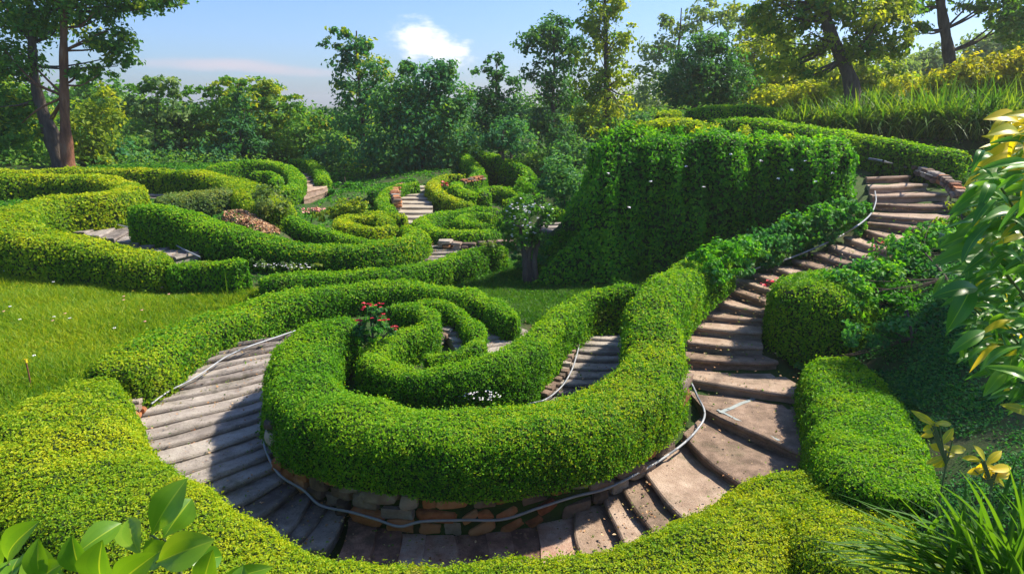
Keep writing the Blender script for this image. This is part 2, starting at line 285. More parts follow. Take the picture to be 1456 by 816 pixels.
ST['peep'] = dict(pairs=[(778, 328, 812, 328, -2.44), (780, 320, 814, 320, -2.42), (782, 313, 816, 313, -2.39)],
    n=3, mat='log', ext=(0.15, 0.15), nose=0.03, tilt=0.045, name='staircase', label='few grey steps glimpsed between the white flowering tree and the ivy wall')

HD = []
G_H = 'winding clipped hedges of the garden'
def H(pts, w, h, mat, label, **k): HD.append(dict(pts=[np.asarray(p, float) for p in pts], w=w, h=h, mat=mat, label=label, **k))
H([P(500, 448, -2.28), P(462, 462, -2.28), P(430, 492, -2.34), P(428, 528, -2.40), P(455, 557, -2.46), P(508, 578, -2.50), P(580, 592, -2.54), P(660, 597, -2.56), P(740, 593, -2.56), P(818, 580, -2.54), P(882, 554, -2.50), P(922, 516, -2.42), P(932, 475, -2.30), P(928, 435, -2.12), P(945, 404, -2.02), P(972, 382, -1.98), P(1005, 366, -1.96), P(1035, 354, -1.93)],
  [0.5, 0.6, 0.70, 0.76, 0.78, 0.78, 0.76, 0.74, 0.74, 0.74, 0.74, 0.72, 0.66, 0.62, 0.6, 0.6, 0.6, 0.5], [0.5, 0.5, 0.55, 0.60, 0.58, 0.55, 0.53, 0.52, 0.52, 0.52, 0.54, 0.6, 0.65, 0.7, 0.65, 0.6, 0.5, 0.45], 'hedge', 'big thick C-shaped hedge at the centre standing on terracotta stones', skirt=True, fade=('hedge_y', lambda f: 0.62*np.exp(-((f-0.55)/0.16)**2)))
H([P(548, 432, -2.36), P(585, 435, -2.38), P(610, 446, -2.42), P(602, 461, -2.46), P(566, 472, -2.47), P(530, 494, -2.49), P(540, 514, -2.52), P(592, 523, -2.55), P(655, 520, -2.55), P(708, 509, -2.54), P(750, 491, -2.52), P(774, 468, -2.46), P(792, 446, -2.40), P(828, 420, -2.32), P(868, 408, -2.25), P(908, 402, -2.2)],
 [0.26, 0.26, 0.27, 0.28, 0.29, 0.31, 0.34, 0.36, 0.37, 0.37, 0.36, 0.36, 0.38, 0.40, 0.40, 0.40], 0.40, 'hedge', 'slim S-shaped hedge coiling inside the big central hedge')
H([P(586, 428, -2.44), P(628, 432, -2.46), P(660, 448, -2.5), P(679, 472, -2.55), P(668, 492, -2.6), P(632, 503, -2.64), P(600, 506, -2.64)], 0.23, 0.30, 'hedge', 'small hooked hedge in the heart of the spiral')
H([P(150, 522, -2.5), P(185, 500, -2.5), P(228, 478, -2.5), P(285, 456, -2.5), P(350, 436, -2.47), P(420, 417, -2.43), P(500, 405, -2.40), P(570, 402, -2.39), P(640, 411, -2.40), P(695, 427, -2.42), P(734, 449, -2.45)], [0.8, 0.8, 0.75, 0.68, 0.60, 0.54, 0.50, 0.46, 0.42, 0.38, 0.32], [0.45, 0.45, 0.45, 0.45, 0.45, 0.45, 0.43, 0.40, 0.36, 0.30, 0.26], 'hedge', 'long arching hedge sweeping round behind the spiral beside the lawn', fade=('hedge_y', lambda f: np.clip(1.15-f*3.0, 0, 0.9)))
H([P(1300, 830, -2.55), P(1245, 765, -2.66), P(1165, 702, -2.78), P(1080, 745, -2.82), P(960, 795, -2.84), P(800, 826, -2.86), P(600, 836, -2.88), P(430, 822, -2.86), P(310, 782, -2.82), P(205, 728, -2.72), P(102, 655, -2.62), P(78, 600, -2.55), P(102, 556, -2.52), P(150, 527, -2.5)],
  [1.0, 1.1, 1.1, 1.0, 0.95, 0.9, 0.9, 0.9, 0.95, 1.1, 1.25, 1.25, 1.1, 0.85], 0.62, 'hedge_y', 'golden green hedge running along the foreground and up the left side')
H([P(1188, 503, -2.72), P(1205, 545, -2.68), P(1225, 590, -2.64), P(1250, 645, -2.6), P(1275, 700, -2.55)], [0.7, 0.85, 0.95, 1.0, 1.0], 0.45, 'hedge', 'short sloping hedge at the right beside the slab landing')
H([P(1112, 412, -2.12), P(1160, 398, -2.06), P(1215, 380, -1.98)], [0.9, 1.1, 1.1], 0.75, 'hedge', 'round-nosed clipped bush hedge right of the winding stairs', loose=0.03)
H([D(838, 194, 11.5), D(900, 190, 11.45), D(1000, 196, 11.35), D(1100, 204, 11.25), D(1180, 211, 11.15), D(1218, 217, 11.0)], [0.8, 0.85, 0.85, 0.85, 0.85, 0.8], [2.2, 2.2, 2.0, 1.6, 1.15, 0.95], 'ivy', 'tall ivy-covered wall hedge left of the upper stairs', loose=0.07, flare=[2.3, 0.9, 0.5, 0.2, 0.05, 0.05], big=1.5, noctl=True, streak=0.09)
H([D(1010, 166, 16.0), D(1080, 171, 15.2), D(1150, 181, 14.5), D(1230, 193, 13.8), D(1300, 206, 13.2), D(1380, 219, 12.6)], 0.9, 0.6, 'hedge', 'long dark green hedge behind the top of the stairs')
H([D(900, 176, 13.2), D(945, 171, 13.4), D(990, 176, 13.2), D(1018, 184, 12.9)], 0.6, 0.4, 'hedge_y', 'low golden hedge behind the ivy wall')
H([D(932, 162, 15.8), D(968, 158, 16)], 0.6, 0.4, 'hedge_y', 'short stub of hedge at the top of the hill, leftmost there')
H([D(975, 156, 17.6), D(1030, 152, 17.8), D(1080, 152, 17.6), D(1110, 154, 17.0)], 0.8, 0.45, 'hedge', 'hilltop hedge farthest back below the yellow-green trees')
# left loops
H([D(-70, 256, 15.6), D(0, 252, 15.5), D(80, 249, 15.7), D(150, 253, 15.2), D(186, 264, 14.4), D(158, 275, 13.5), D(85, 279, 13.0), D(30, 292, 12.2), D(5, 312, 11.2), D(45, 330, 10.7), D(105, 340, 10.6), D(165, 352, 10.45), D(215, 362, 10.3), D(240, 368, 10.2)],
  [0.7, 0.7, 0.66, 0.62, 0.6, 0.62, 0.68, 0.8, 0.95, 0.9, 0.8, 0.72, 0.66, 0.6], [0.5, 0.5, 0.5, 0.5, 0.5, 0.5, 0.5, 0.55, 0.6, 0.6, 0.58, 0.55, 0.5, 0.5], 'hedge_y', 'wide double-bend hedge above the flowery lawn at the far left')
H([D(236, 376, 10.2), D(262, 375, 10.15), D(300, 371, 10.15), D(352, 368, 10.05)], 0.42, 0.5, 'hedge', 'short dark-faced hedge segment at the end of the flowery lawn')
H([D(366, 396, 9.85), D(430, 389, 10.0), D(500, 385, 10.2), D(555, 383, 10.3), D(607, 376, 10.6), D(655, 363, 11.1), D(690, 352, 11.5), D(722, 349, 11.5)], 0.42, 0.36, 'hedge', 'low wavy hedge crossing just behind the long arching hedge')
H([D(183, 292, 12.1), D(225, 293, 11.9), D(275, 308, 11.6), D(326, 325, 11.3), D(378, 338, 11.2), D(446, 348, 11.1), D(500, 351, 11.1), D(545, 346, 11.3), D(580, 337, 11.8), D(592, 327, 12.4), D(574, 319, 13.0)],
  [0.5, 0.55, 0.58, 0.58, 0.56, 0.54, 0.54, 0.54, 0.5, 0.46, 0.38], 0.5, 'hedge', 'bow-shaped hedge sweeping right from the left steps to the golden coil', fade=('hedge_y', lambda f: 0.5*np.clip(f*1.6-0.5, 0, 1)))
H([D(574, 308, 14.1), D(556, 303, 14.5), D(515, 302, 14.6), D(486, 310, 13.8), D(495, 320, 13.1), D(530, 325, 12.7), D(566, 320, 13.0)], 0.40, 0.36, 'hedge_y', 'golden yellow hedge coil beside the round hedge')
H([D(505, 308, 14.0), D(530, 306, 14.1), D(548, 311, 13.7), D(540, 316, 13.3)], 0.34, 0.3, 'hedge_y', 'tiny golden hedge hook inside the golden coil')
H([D(408, 303, 12.7), D(432, 318, 12.4), D(480, 332, 12.0), D(527, 340, 11.8), D(553, 342, 11.6)], 0.40, 0.42, 'hedge', 'thin sloping hedge running from the dry leaf bank into the bow-shaped hedge')
H([D(-60, 243, 17.5), D(30, 242, 17.6), D(103, 241, 17.8), D(206, 241, 17.6), D(275, 244, 17.0), D(326, 254, 16.0), D(354, 266, 14.9), D(378, 282, 13.8), D(396, 294, 13.1)], [0.55, 0.55, 0.55, 0.55, 0.6, 0.75, 0.95, 1.0, 0.7], 0.55, 'hedge_y', 'longest back hedge in front of the two-stemmed tree')
H([D(340, 266, 15.0), D(300, 271, 14.6), D(262, 274, 14.3), D(225, 283, 13.6)], [1.2, 1.2, 1.1, 0.8], 0.5, 'silver', 'silvery green hedge mound above the dry leaf bank')
# far rings
H([D(292, 238, 20.0), D(343, 230, 21.0), D(388, 230, 21.0), D(412, 239, 20.0), D(422, 252, 18.6), D(412, 265, 17.4), D(398, 271, 17.0)], 0.5, 0.55, 'hedge', 'distant ring hedge left of the far narrow stairs')
H([D(357, 246, 19.4), D(381, 244, 19.5), D(395, 251, 18.8), D(388, 259, 18.2)], 0.32, 0.4, 'hedge', 'tiny curl of hedge inside the distant ring hedge')
H([D(409, 226, 23.2), D(436, 227, 23.0), D(453, 238, 21.6), D(460, 256, 19.8)], 0.45, 0.6, 'hedge', 'distant dark arc hedge right of the far narrow stairs')
H([D(527, 272, 17.8), D(553, 261, 18.8), D(591, 253, 19.6)], 0.4, 0.4, 'hedge_d', 'thin dark hedge strip behind the far pale stairs')
H([D(596, 256, 18.9), D(566, 263, 18.3), D(548, 274, 17.3), D(545, 287, 16.4), D(556, 301, 15.5)], 0.40, 0.55, 'hedge', 'curved hedge along the left of the far pale stairs')
H([D(661, 246, 19.6), D(632, 250, 19.4), D(616, 258, 18.5), D(624, 271, 17.4), D(646, 282, 16.8), D(672, 291, 16.2)], 0.40, 0.5, 'hedge_y', 'U-shaped hedge right of the far pale stairs')
H([D(661, 216, 22.0), D(668, 229, 21.0), D(681, 241, 20.0), D(671, 253, 19.0), D(648, 261, 18.3), D(658, 269, 17.7), D(673, 277, 17.1)], 0.40, 0.55, 'hedge', 'S-shaped hedge climbing to the tall far hedge corner')
H([D(661, 214, 22.2), D(690, 217, 22.0), D(720, 226, 21.0), D(745, 238, 20.0), D(758, 249, 19.2)], 0.45, [0.8, 1.0, 1.0, 0.8, 0.5], 'hedge', 'tall dark hedge wall far away sloping down to the right')
H([D(690, 277, 17.2), D(686, 270, 17.9), D(712, 269, 18.1), D(738, 276, 17.3), D(716, 285, 16.7)], 0.3, 0.35, 'hedge', 'small open loop hedge below the tall far hedge wall')
H([D(712, 300, 15.3), D(671, 297, 15.5), D(625, 303, 14.8), D(600, 314, 13.9), D(624, 326, 13.1), D(671, 330, 12.9), D(712, 326, 13.2)], 0.45, 0.5, 'hedge', 'far round hedge ring left of the white flowering tree')
H([D(706, 304, 14.9), D(671, 304, 14.8), D(652, 310, 14.3), D(662, 317, 13.8), D(695, 317, 13.8)], 0.28, 0.36, 'hedge', 'inner half ring of the far round hedge')
H([D(775, 299, 15.0), D(795, 296, 15.2), D(822, 302, 14.8)], 0.5, 0.4, 'hedge', 'scrap of hedge between the white flowering tree and the ivy wall')

# ------------------------------------------------------------------ terrain
ctl = []
for s in ST.values():
    s['L'] = np.array([P(a[0], a[1], a[4]) for a in s['pairs']]); s['R'] = np.array([P(a[2], a[3], a[4]) for a in s['pairs']])
    for i in range(0, len(s['pairs'])):
        for q in (s['L'][i], s['R'][i]): ctl.append((q[0], q[1], q[2]-0.05, 1))
for h in HD:
    if h.get('noctl'): continue
    hh = np.broadcast_to(h['h'], (len(h['pts']),)) if np.ndim(h['h']) == 0 else np.array(h['h'])
    for p, q in zip(h['pts'], hh): ctl.append((p[0], p[1], p[2]-q, 1))
def cw(x, y, z): ctl.append((x, y, ZC+z, 1))
def cp(u, v, z): p = P(u, v, z); ctl.append((p[0], p[1], p[2], 1))
for a in [(100, 450, -2.75), (30, 540, -2.85), (220, 425, -2.72), (0, 400, -2.62), (740, 400, -2.78), (700, 388, -2.76), (810, 405, -2.78), (660, 570, -3.05), (360, 385, -2.62), (440, 292, -2.36),
          (1400, 600, -2.45), (1310, 500, -2.5), (1430, 720, -2.3), (1130, 520, -2.9), (1345, 420, -2.1), (100, 240, -1.98), (560, 250, -2.1), (830, 400, -2.76), (500, 270, -2.2)]: cp(*a)
for a in [(350, 296, 13.2), (328, 322, 12.0), (385, 322, 12.0), (350, 310, 12.6)]:
    p = D(*a); ctl.append((p[0], p[1], p[2], 1))
for a in [(0, -2, -1.7), (0, 0.5, -1.9), (-3, 0, -2.0), (3, 0.5, -1.9), (5, 3, -2.0), (-5, 3, -2.3), (-7, 6, -2.7), (0, 2.2, -2.7), (1.2, 12.2, -2.6), (1.6, 13.2, -2.2), (3, 12.2, -1.25), (4.6, 12.0, -1.15), (0.6, 11.5, -2.75), (2.2, 10.2, -2.7), (3.2, 10.2, -2.5), (-0.2, 13.5, -2.6), (0.9, 15.5, -1.9),
          (3, 14, -0.9), (6, 15.4, -0.75), (9, 15, -0.6), (12, 14, -0.6), (8, 19, -0.3), (13, 20, -0.1), (4, 19, -0.7), (9, 10, -1.3), (7, 8, -1.9), (12, 7, -1.2), (-12, 11, -2.4), (-16, 16, -2.1), (-9, 22, -1.95), (-3, 24, -2.1), (2, 24, -1.9),
          (20, 10, -0.5), (25, 25, 0.2), (8, 30, -0.2), (-10, 32, -1.8), (-30, 20, -2), (-25, 40, -1.5), (0, 45, -1.2), (30, 50, 0.3), (-40, 0, -2), (40, 0, -0.5), (-60, 80, -1.5), (0, 100, -1), (70, 90, 0), (0, -40, -1.8)]: cw(*a)
ctl = np.array(ctl)
def mq(d2): return np.sqrt(d2+0.35)
def dist2(a, b): return (a[:, None, 0]-b[None, :, 0])**2+(a[:, None, 1]-b[None, :, 1])**2
_n = len(ctl); A = np.zeros((_n+1, _n+1)); A[:_n, :_n] = mq(dist2(ctl, ctl)) - np.eye(_n)*0.06; A[:_n, _n] = 1; A[_n, :_n] = 1
_w = np.linalg.solve(A, np.append(ctl[:, 2], 0))
def ground(xy):
    xy = np.atleast_2d(xy)[:, :2]; out = np.empty(len(xy))
    for i in range(0, len(xy), 20000): out[i:i+20000] = mq(dist2(xy[i:i+20000], ctl))@_w[:_n]+_w[_n]
    return np.clip(out, ZC-3.7, ZC+1.5)
def gz(x, y): return float(ground([[x, y]])[0])

SEG = []                       # all step lines, for bedding the stairs into the ground
for s in ST.values():
    n = s['n']; L = spline(s['L'], n+1); Rr = spline(s['R'], n+1)
    # both edges are read at the same fraction of the flight
    m = len(s['L']); t = np.linspace(0, m-1, n+1)
    L = np.stack([np.interp(t, np.arange(m), s['L'][:, j]) for j in range(3)], 1); Rr = np.stack([np.interp(t, np.arange(m), s['R'][:, j]) for j in range(3)], 1)
    # respace by length of the middle line
    mid = (L+Rr)/2; fine = np.linspace(0, m-1, 400)
    Lf = np.stack([np.interp(fine, np.arange(m), s['L'][:, j]) for j in range(3)], 1); Rf = np.stack([np.interp(fine, np.arange(m), s['R'][:, j]) for j in range(3)], 1)
    mf = (Lf+Rf)/2; cs = np.concatenate([[0], np.cumsum(np.linalg.norm(np.diff(mf, axis=0), axis=1))]); x = np.linspace(0, cs[-1], n+1)
    if s.get('direct'): x = np.interp(np.arange(m), fine, cs)
    x[1:-1] += (0 if s.get('direct') else 1)*rng.uniform(-0.12, 0.12, n-1)*cs[-1]/n
    L = np.stack([np.interp(x, cs, Lf[:, j]) for j in range(3)], 1); Rr = np.stack([np.interp(x, cs, Rf[:, j]) for j in range(3)], 1)
    e0, e1 = s['ext']; dv = norm(L-Rr); L = L+dv*e0; Rr = Rr-dv*e1
    s['l'], s['r'] = L, Rr
    for i in range(n): SEG.append((*L[i], *Rr[i])); SEG.append((*((L[i]+L[i+1])/2), *((Rr[i]+Rr[i+1])/2)))
SEG = np.array(SEG)
def bedded(xy):
    z = ground(xy); xy = np.asarray(xy)[:, :2]
    a = SEG[:, 0:2]; b = SEG[:, 3:5]; ab = b-a; l2 = (ab**2).sum(1)
    for i in range(0, len(xy), 4000):
        p = xy[i:i+4000]; t = np.clip(((p[:, None]-a[None])*ab[None]).sum(2)/l2, 0, 1); c = a[None]+t[..., None]*ab[None]
        d = np.sqrt(((p[:, None]-c)**2).sum(2)); k = d.argmin(1); dm = d[np.arange(len(p)), k]; tz = t[np.arange(len(p)), k]
        sz = SEG[k, 2]*(1-tz)+SEG[k, 5]*tz-0.13
        w = np.clip((dm-0.20)/0.5, 0, 1); w = w*w*(3-2*w); z[i:i+4000] = sz*(1-w)+z[i:i+4000]*w
    return z
def build_ground():
    def axis(lo, hi, step, far):
        core = np.arange(lo, hi+1e-6, step); g = [step]; 
        while sum(g) < far: g.append(g[-1]*1.25)
        g = np.cumsum(g); return np.concatenate([(lo-g)[::-1], core, hi+g])
    xs = axis(-13, 12, 0.14, 900); ys = axis(1.0, 25, 0.14, 900)
    X, Y = np.meshgrid(xs, ys, indexing='ij'); xy = np.stack([X.ravel(), Y.ravel()], 1)
    z = bedded(xy); far = np.clip((np.hypot(xy[:, 0], xy[:, 1])-60)/200, 0, 1); z = z*(1-far)+(ZC-1.5)*far
    p3 = np.c_[xy, z]; z = z+0.012*wob(p3, 9)*(1-far)+0.02*wob(p3, 2.3, 4)*(1-far)
    nx, ny = len(xs), len(ys); i = np.arange(nx-1)[:, None]*ny; j = np.arange(ny-1)[None]
    q = np.stack([i+j, i+ny+j, i+ny+j+1, i+j+1], -1).reshape(-1, 4)
    mb = MB(); mb.add(np.c_[xy, z], q, 0, 0.5, True); tag(mb.build('ground', M['ground']), kind='structure')
build_ground()

def build_haze():
    me = bpy.data.meshes.new('haze'); x0, x1, y0, y1, z0, z1 = -950, 950, -950, 950, -1.5, 16.0
    v = [(x, y, z) for z in (z0, z1) for y in (y0, y1) for x in (x0, x1)]; me.from_pydata(v, [], [(0, 2, 3, 1), (4, 5, 7, 6), (0, 1, 5, 4), (2, 6, 7, 3), (0, 4, 6, 2), (1, 3, 7, 5)])
    m, N, L = newmat('haze_air'); out = N.new('ShaderNodeOutputMaterial'); pv = N.new('ShaderNodeVolumePrincipled'); pv.inputs['Color'].default_value = (0.97, 0.96, 0.92, 1); pv.inputs['Density'].default_value = HAZE; pv.inputs['Anisotropy'].default_value = 0.45
    L.new(pv.outputs[0], out.inputs['Volume']); me.materials.append(m); o = bpy.data.objects.new('haze', me); C.objects.link(o); tag(o, 'thin bright morning haze in the air among the far trees', 'haze', None, 'stuff')
HAZE = 0.0011
build_haze()
# ------------------------------------------------------------------ stairs
def step_mesh(l0, r0, l1, r1, z, nose, tilt, thick=0.22, back=0.10):
    """front line l0-r0, back line l1-r1"""
    K = 12; s = np.linspace(0, 1, K)[:, None]; f = l0*(1-s)+r0*s; b = l1*(1-s)+r1*s
    dv = norm(b-f); dv[:, 2] = 0; b = b+dv*back
    wv = 0.018*wob(f*1.0+rng.uniform(0, 50), 3.0); f = f+dv*wv[:, None]
    bw = (0.06 if np.linalg.norm(r0-l0) > 0.9 else 0.02)*np.sin(s*math.pi); f = f-dv*bw; b = b-dv*bw
    zt = z+0.008*wob(f, 5, 3)+rng.uniform(-0.006, 0.006)
    ln = float(np.linalg.norm((b-f)[:, :2], axis=1).mean())-back; tilt = min(tilt, 0.10*max(ln, 0.1)); nose = min(nose, 0.12*max(ln, 0.1))
    prof = [(-0.0, -thick), (0.004, -0.06), (-nose*0.6, -0.05), (-nose, -0.032), (-nose*0.8, -0.012), (-nose*0.35, -0.001), (nose*0.6, 0.0)]
    rows = []
    for dx, dz in prof:
        p = f+dv*dx; p[:, 2] = zt+dz; rows.append(p)
    for fr in (0.3, 0.55, 0.8, 1.0):
        p = f+(b-f)*fr; p[:, 2] = zt-tilt*fr+0.004*wob(p, 11, 2); rows.append(p)
    p = b.copy(); p[:, 2] = zt-thick; rows.append(p)
    V = np.array(rows); m = len(rows); idx = np.arange(m*K).reshape(m, K)
    q = np.stack([idx[:-1, :-1], idx[:-1, 1:], idx[1:, 1:], idx[1:, :-1]], -1).reshape(-1, 4)
    V = V.reshape(-1, 3); qs = [q]
    base = idx[:, 0]; end = idx[:, -1]
    for k in range(m//2): qs.append([[base[k], base[k+1], base[m-2-k], base[m-1-k]]]); qs.append([[end[m-1-k], end[m-2-k], end[k+1], end[k]]])
    return V, np.concatenate([np.asarray(a).reshape(-1, 4) for a in qs])
for key, s in ST.items():
    L, Rr = s['l'], s['r']; n = s['n']
    o = empty(s['name'], ((L[0]+Rr[0])/2), s['label'], 'stairs' if s['name'] == 'staircase' else 'landing', 'flights of garden steps' if s['name'] == 'staircase' else None)
    for i in range(n):
        mb = MB(); V, q = step_mesh(L[i], Rr[i], L[i+1], Rr[i+1], L[i][2], s['nose'], s['tilt'], back=0.14 if i < n-1 else 0.02)
        mb.add(V, q, 0, rng.uniform(0, 1), False); mb.build('step' if s['name'] == 'staircase' else 'paving_slab', M[s['mat']], o)

# ------------------------------------------------------------------ hedges
SCALE_LEAF = 0.0038
def build_hedge(h):
    pts = np.array(h['pts']); m = len(pts)
    w = np.broadcast_to(h['w'], (m,)).astype(float); hh = np.broadcast_to(h['h'], (m,)).astype(float)
    data = np.c_[pts, w, hh]; Ln = plen(pts)
    dist = float(np.mean(np.linalg.norm(pts-np.array([0, 0, ZC]), axis=1)))
    ds = min(0.12, max(0.05, dist*0.008)); n = max(8, int(Ln/ds)); c = spline(data, n)
    tg = norm(np.gradient(c[:, :3]*np.array([1, 1, 0]), axis=0)); nx = np.stack([tg[:, 1], -tg[:, 0], 0*tg[:, 0]], 1)
    s = np.linspace(0, Ln, n); wr = float(w.mean())*0.55
    e = np.minimum(s, Ln-s)/wr; e = np.clip(e, 0.0, 1); cap = np.sqrt(np.clip(1-(1-e)**2, 0.0, 1))
    K = 23; th = np.linspace(0, math.pi, K); cx = np.cos(th); sz = np.sin(th)
    px = np.sign(cx)*np.abs(cx)**0.50; pz = np.abs(sz)**0.50
    half = c[:, 3]*0.5*cap; flare = h.get('flare', 0.0)
    if np.ndim(flare): flare = np.interp(np.linspace(0, 1, n), np.linspace(0, 1, m), flare)
    endk = np.where(s < Ln/2, -1.0, 1.0)*(1-e)*(flare if np.ndim(flare) else 0.0)*0.6
    g0 = ground(c[:, :2])
    sh = np.zeros((n, 2)); V = np.zeros((n, K, 3))
    for k in range(K):
        fl = 1+flare*(1-pz[k])**1.5
        xy = c[:, :2]+nx[:, :2]*(half*px[k]*fl)[:, None]+tg[:, :2]*(endk*(1-pz[k])**2.6)[:, None]
        if h.get('skirt'): bot = c[:, 2]-c[:, 4]
        else: bot = np.minimum(ground(xy), c[:, 2]-c[:, 4]*0.9)-0.06
        zz = bot+(c[:, 2]-bot)*pz[k]*(0.90+0.10*cap)
        V[:, k, :2] = xy; V[:, k, 2] = zz
    # outward direction for the lumps
    du = np.zeros_like(V); du[1:-1] = V[2:]-V[:-2]; du[0] = V[1]-V[0]; du[-1] = V[-1]-V[-2]
    dk = np.zeros_like(V); dk[:, 1:-1] = V[:, 2:]-V[:, :-2]; dk[:, 0] = V[:, 1]-V[:, 0]; dk[:, -1] = V[:, -1]-V[:, -2]
    nr = norm(np.cross(du, dk)); ctr = np.c_[c[:, :2], c[:, 2]-c[:, 4]*0.5][:, None]
    sg = np.sign(np.sum(nr*(V-ctr), axis=2, keepdims=True)); nr = nr*np.where(sg == 0, 1, sg)
    loose = h.get('loose', 0.0); f = V.reshape(-1, 3)
    lump = (0.022+loose*0.7)*wob(f, 4.5 if loose < 0.05 else 3.0)+(0.012+loose*0.3)*wob(f, 13, 5)+0.03*wob(f, 1.7, 9)-0.022*np.clip(np.abs(wob(f, 3.1, 11))*-3+0.8, 0, 1)+0.012*wob(f, 8, 13)
    if h.get('streak'): lump = lump+h['streak']*wob(f*np.array([1, 1, 0.12]), 9, 6)+h['streak']*wob(f*np.array([1, 1, 0.3]), 4, 2)
    V = V+nr*lump.reshape(n, K)[..., None]
    idx = np.arange(n*K).reshape(n, K)
    q = np.stack([idx[:-1, :-1], idx[1:, :-1], idx[1:, 1:], idx[:-1, 1:]], -1).reshape(-1, 4)
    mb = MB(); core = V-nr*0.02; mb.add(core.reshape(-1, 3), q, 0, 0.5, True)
    # leaves, spread evenly over the surface
    vf = V.reshape(-1, 3); nf = nr.reshape(-1, 3)
    ar = np.linalg.norm(np.cross(vf[q[:, 1]]-vf[q[:, 0]], vf[q[:, 3]]-vf[q[:, 0]]), axis=1)
    cen = vf[q].mean(1); dd = np.linalg.norm(cen-np.array([0, 0, ZC]), axis=1); ls = np.maximum(0.02, SCALE_LEAF*dd)*h.get('big', 1.0)
    ls = np.minimum(ls, 0.075); nn = norm(nf[q].mean(1)); view = norm(np.array([0, 0, ZC])-cen); fac = np.where((nn*view).sum(1) > -0.25, 1.0, 0.4)
    cnt = ar/(ls**2*0.30)*1.5*fac*h.get('dens', 1.0); cnt = np.floor(cnt+rng.uniform(0, 1, len(cnt))).astype(int)
    fi = np.repeat(np.arange(len(q)), cnt); N_ = len(fi); a = rng.uniform(0, 1, (N_, 1)); b = rng.uniform(0, 1, (N_, 1))
    Q = q[fi]; pos = (vf[Q[:, 0]]*(1-a)+vf[Q[:, 1]]*a)*(1-b)+(vf[Q[:, 3]]*(1-a)+vf[Q[:, 2]]*a)*b
    nm = nn[fi]; sz_ = ls[fi]
    off = (rng.uniform(0, 1, N_)**1.5)*(0.02+loose)*1.2-0.006+0.012*wob(pos, 60, 2)
    off = np.where(rng.uniform(0, 1, N_) < 0.035, rng.uniform(0.02, 0.055, N_), off); pos = pos+nm*off[:, None]
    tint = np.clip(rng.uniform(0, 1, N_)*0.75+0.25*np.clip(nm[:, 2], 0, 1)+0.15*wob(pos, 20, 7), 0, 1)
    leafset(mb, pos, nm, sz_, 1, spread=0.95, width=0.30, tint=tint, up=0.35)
    if h.get('fade'):
        fr = (fi // (K-1))/float(n-1); pick = rng.uniform(0, 1, N_) < h['fade'][1](fr)*(0.75+0.35*wob(pos, 3, 3)); mb.m[-1] = np.where(pick, 2, 1).astype(np.int32)
    o3 = c[n//2, :3].copy(); o3[2] = g0[n//2]
    o = mb.build('hedge', [M['core'], M[h['mat']]]+([M[h['fade'][0]]] if h.get('fade') else []), origin=o3); tag(o, h['label'], 'hedge', G_H)
    return N_
tot = sum(build_hedge(h) for h in HD)
def earth_bank():
    c = spline(np.array(HD[0]['pts'][2:14]), 90); tg = norm(np.gradient(c*np.array([1, 1, 0]), axis=0)); nx = np.stack([tg[:, 1], -tg[:, 0], 0*tg[:, 0]], 1); rows = []
    for o_, z_ in [(-0.09, -3.75), (-0.08, -3.08), (0, -3.0), (0.08, -3.08), (0.09, -3.75)]:
        p = c+nx*o_; lo = ZC+z_ if z_ < -3.5 else c[:, 2]-0.50; p[:, 2] = lo; rows.append(p)
    V = np.stack(rows, 1).reshape(-1, 3); V = V+0.02*wob(V, 6)[:, None]; i = np.arange(89)[:, None]*5; j = np.arange(4)[None]; q = np.stack([i+j, i+5+j, i+6+j, i+1+j], -1).reshape(-1, 4)
    mb = MB(); mb.add(V, q, 0, 0.5, True); tag(mb.build('earth_bank', [M['ground']]), kind='structure')
earth_bank()
print('hedge leaves', tot)
# ------------------------------------------------------------------ trees and shrubs
def project(p):
    p = np.atleast_2d(p)-np.array([0, 0, ZC]); cf = np.array([0, math.cos(PITCH), -math.sin(PITCH)]); cu = np.array([0, math.sin(PITCH), math.cos(PITCH)])
    f = p@cf; return np.stack([728+FPX*p[:, 0]/f, 408-FPX*(p@cu)/f], 1)
def crown(mb, blobs, Y, leafpx=4.2, dens=1.0, mi=0, tuft=0.20, spread=0.9, flat=1.0, jit=0.35, up=0.2, minleaf=0.02, width=0.32):
    cs = []
    for bl in blobs:
        u, v, ru, rv = bl[:4]; y = Y+(bl[4] if len(bl) > 4 else 0)
        c = D(u, v, y); k = y/pxdir(u, v)[1]/FPX; rx, rz = ru*k, rv*k; ry = (rx+rz)/2
        if len(bl) <= 4: c = c+np.array([0, rng.uniform(-jit, jit)*ry, 0])
        d = np.linalg.norm(c-np.array([0, 0, ZC])); ls = max(minleaf, leafpx*d/(FPX*0.7033))
        n = int(3.14*ru*rv*0.495/(leafpx**2*0.32)*3.0*dens*min(1, (leafpx*d/(FPX*0.7033)/ls))**2)
        nc = max(6, int(n/22)); dr = norm(rng.normal(size=(nc, 3))); rr = rng.uniform(0.25, 1.0, (nc, 1))**0.45*rng.uniform(0.86, 1.10, (nc, 1))
        rad = np.array([rx, ry, rz]); cc = c+dr*rr*rad*(1+0.16*wob(c+dr*rad, 4/max(0.4, ry), 3)[:, None])
        k_ = rng.integers(0, nc, n); g = rng.normal(size=(n, 3))*tuft*np.sqrt(rx*rz)*np.array([1, 1, 0.7*flat])
        pos = cc[k_]+g; nm = norm(dr[k_]*0.7+norm(g)*0.5+np.array([0, 0, 0.5]))
        leafset(mb, pos, nm, ls, mi, spread=spread, up=up, width=width, tint=np.clip(rng.uniform(0, 1, n)*0.6+rng.uniform(0, 0.4, nc)[k_], 0, 1)); cs.append((c, rad))
    return cs
GT = 'trees standing behind the garden'
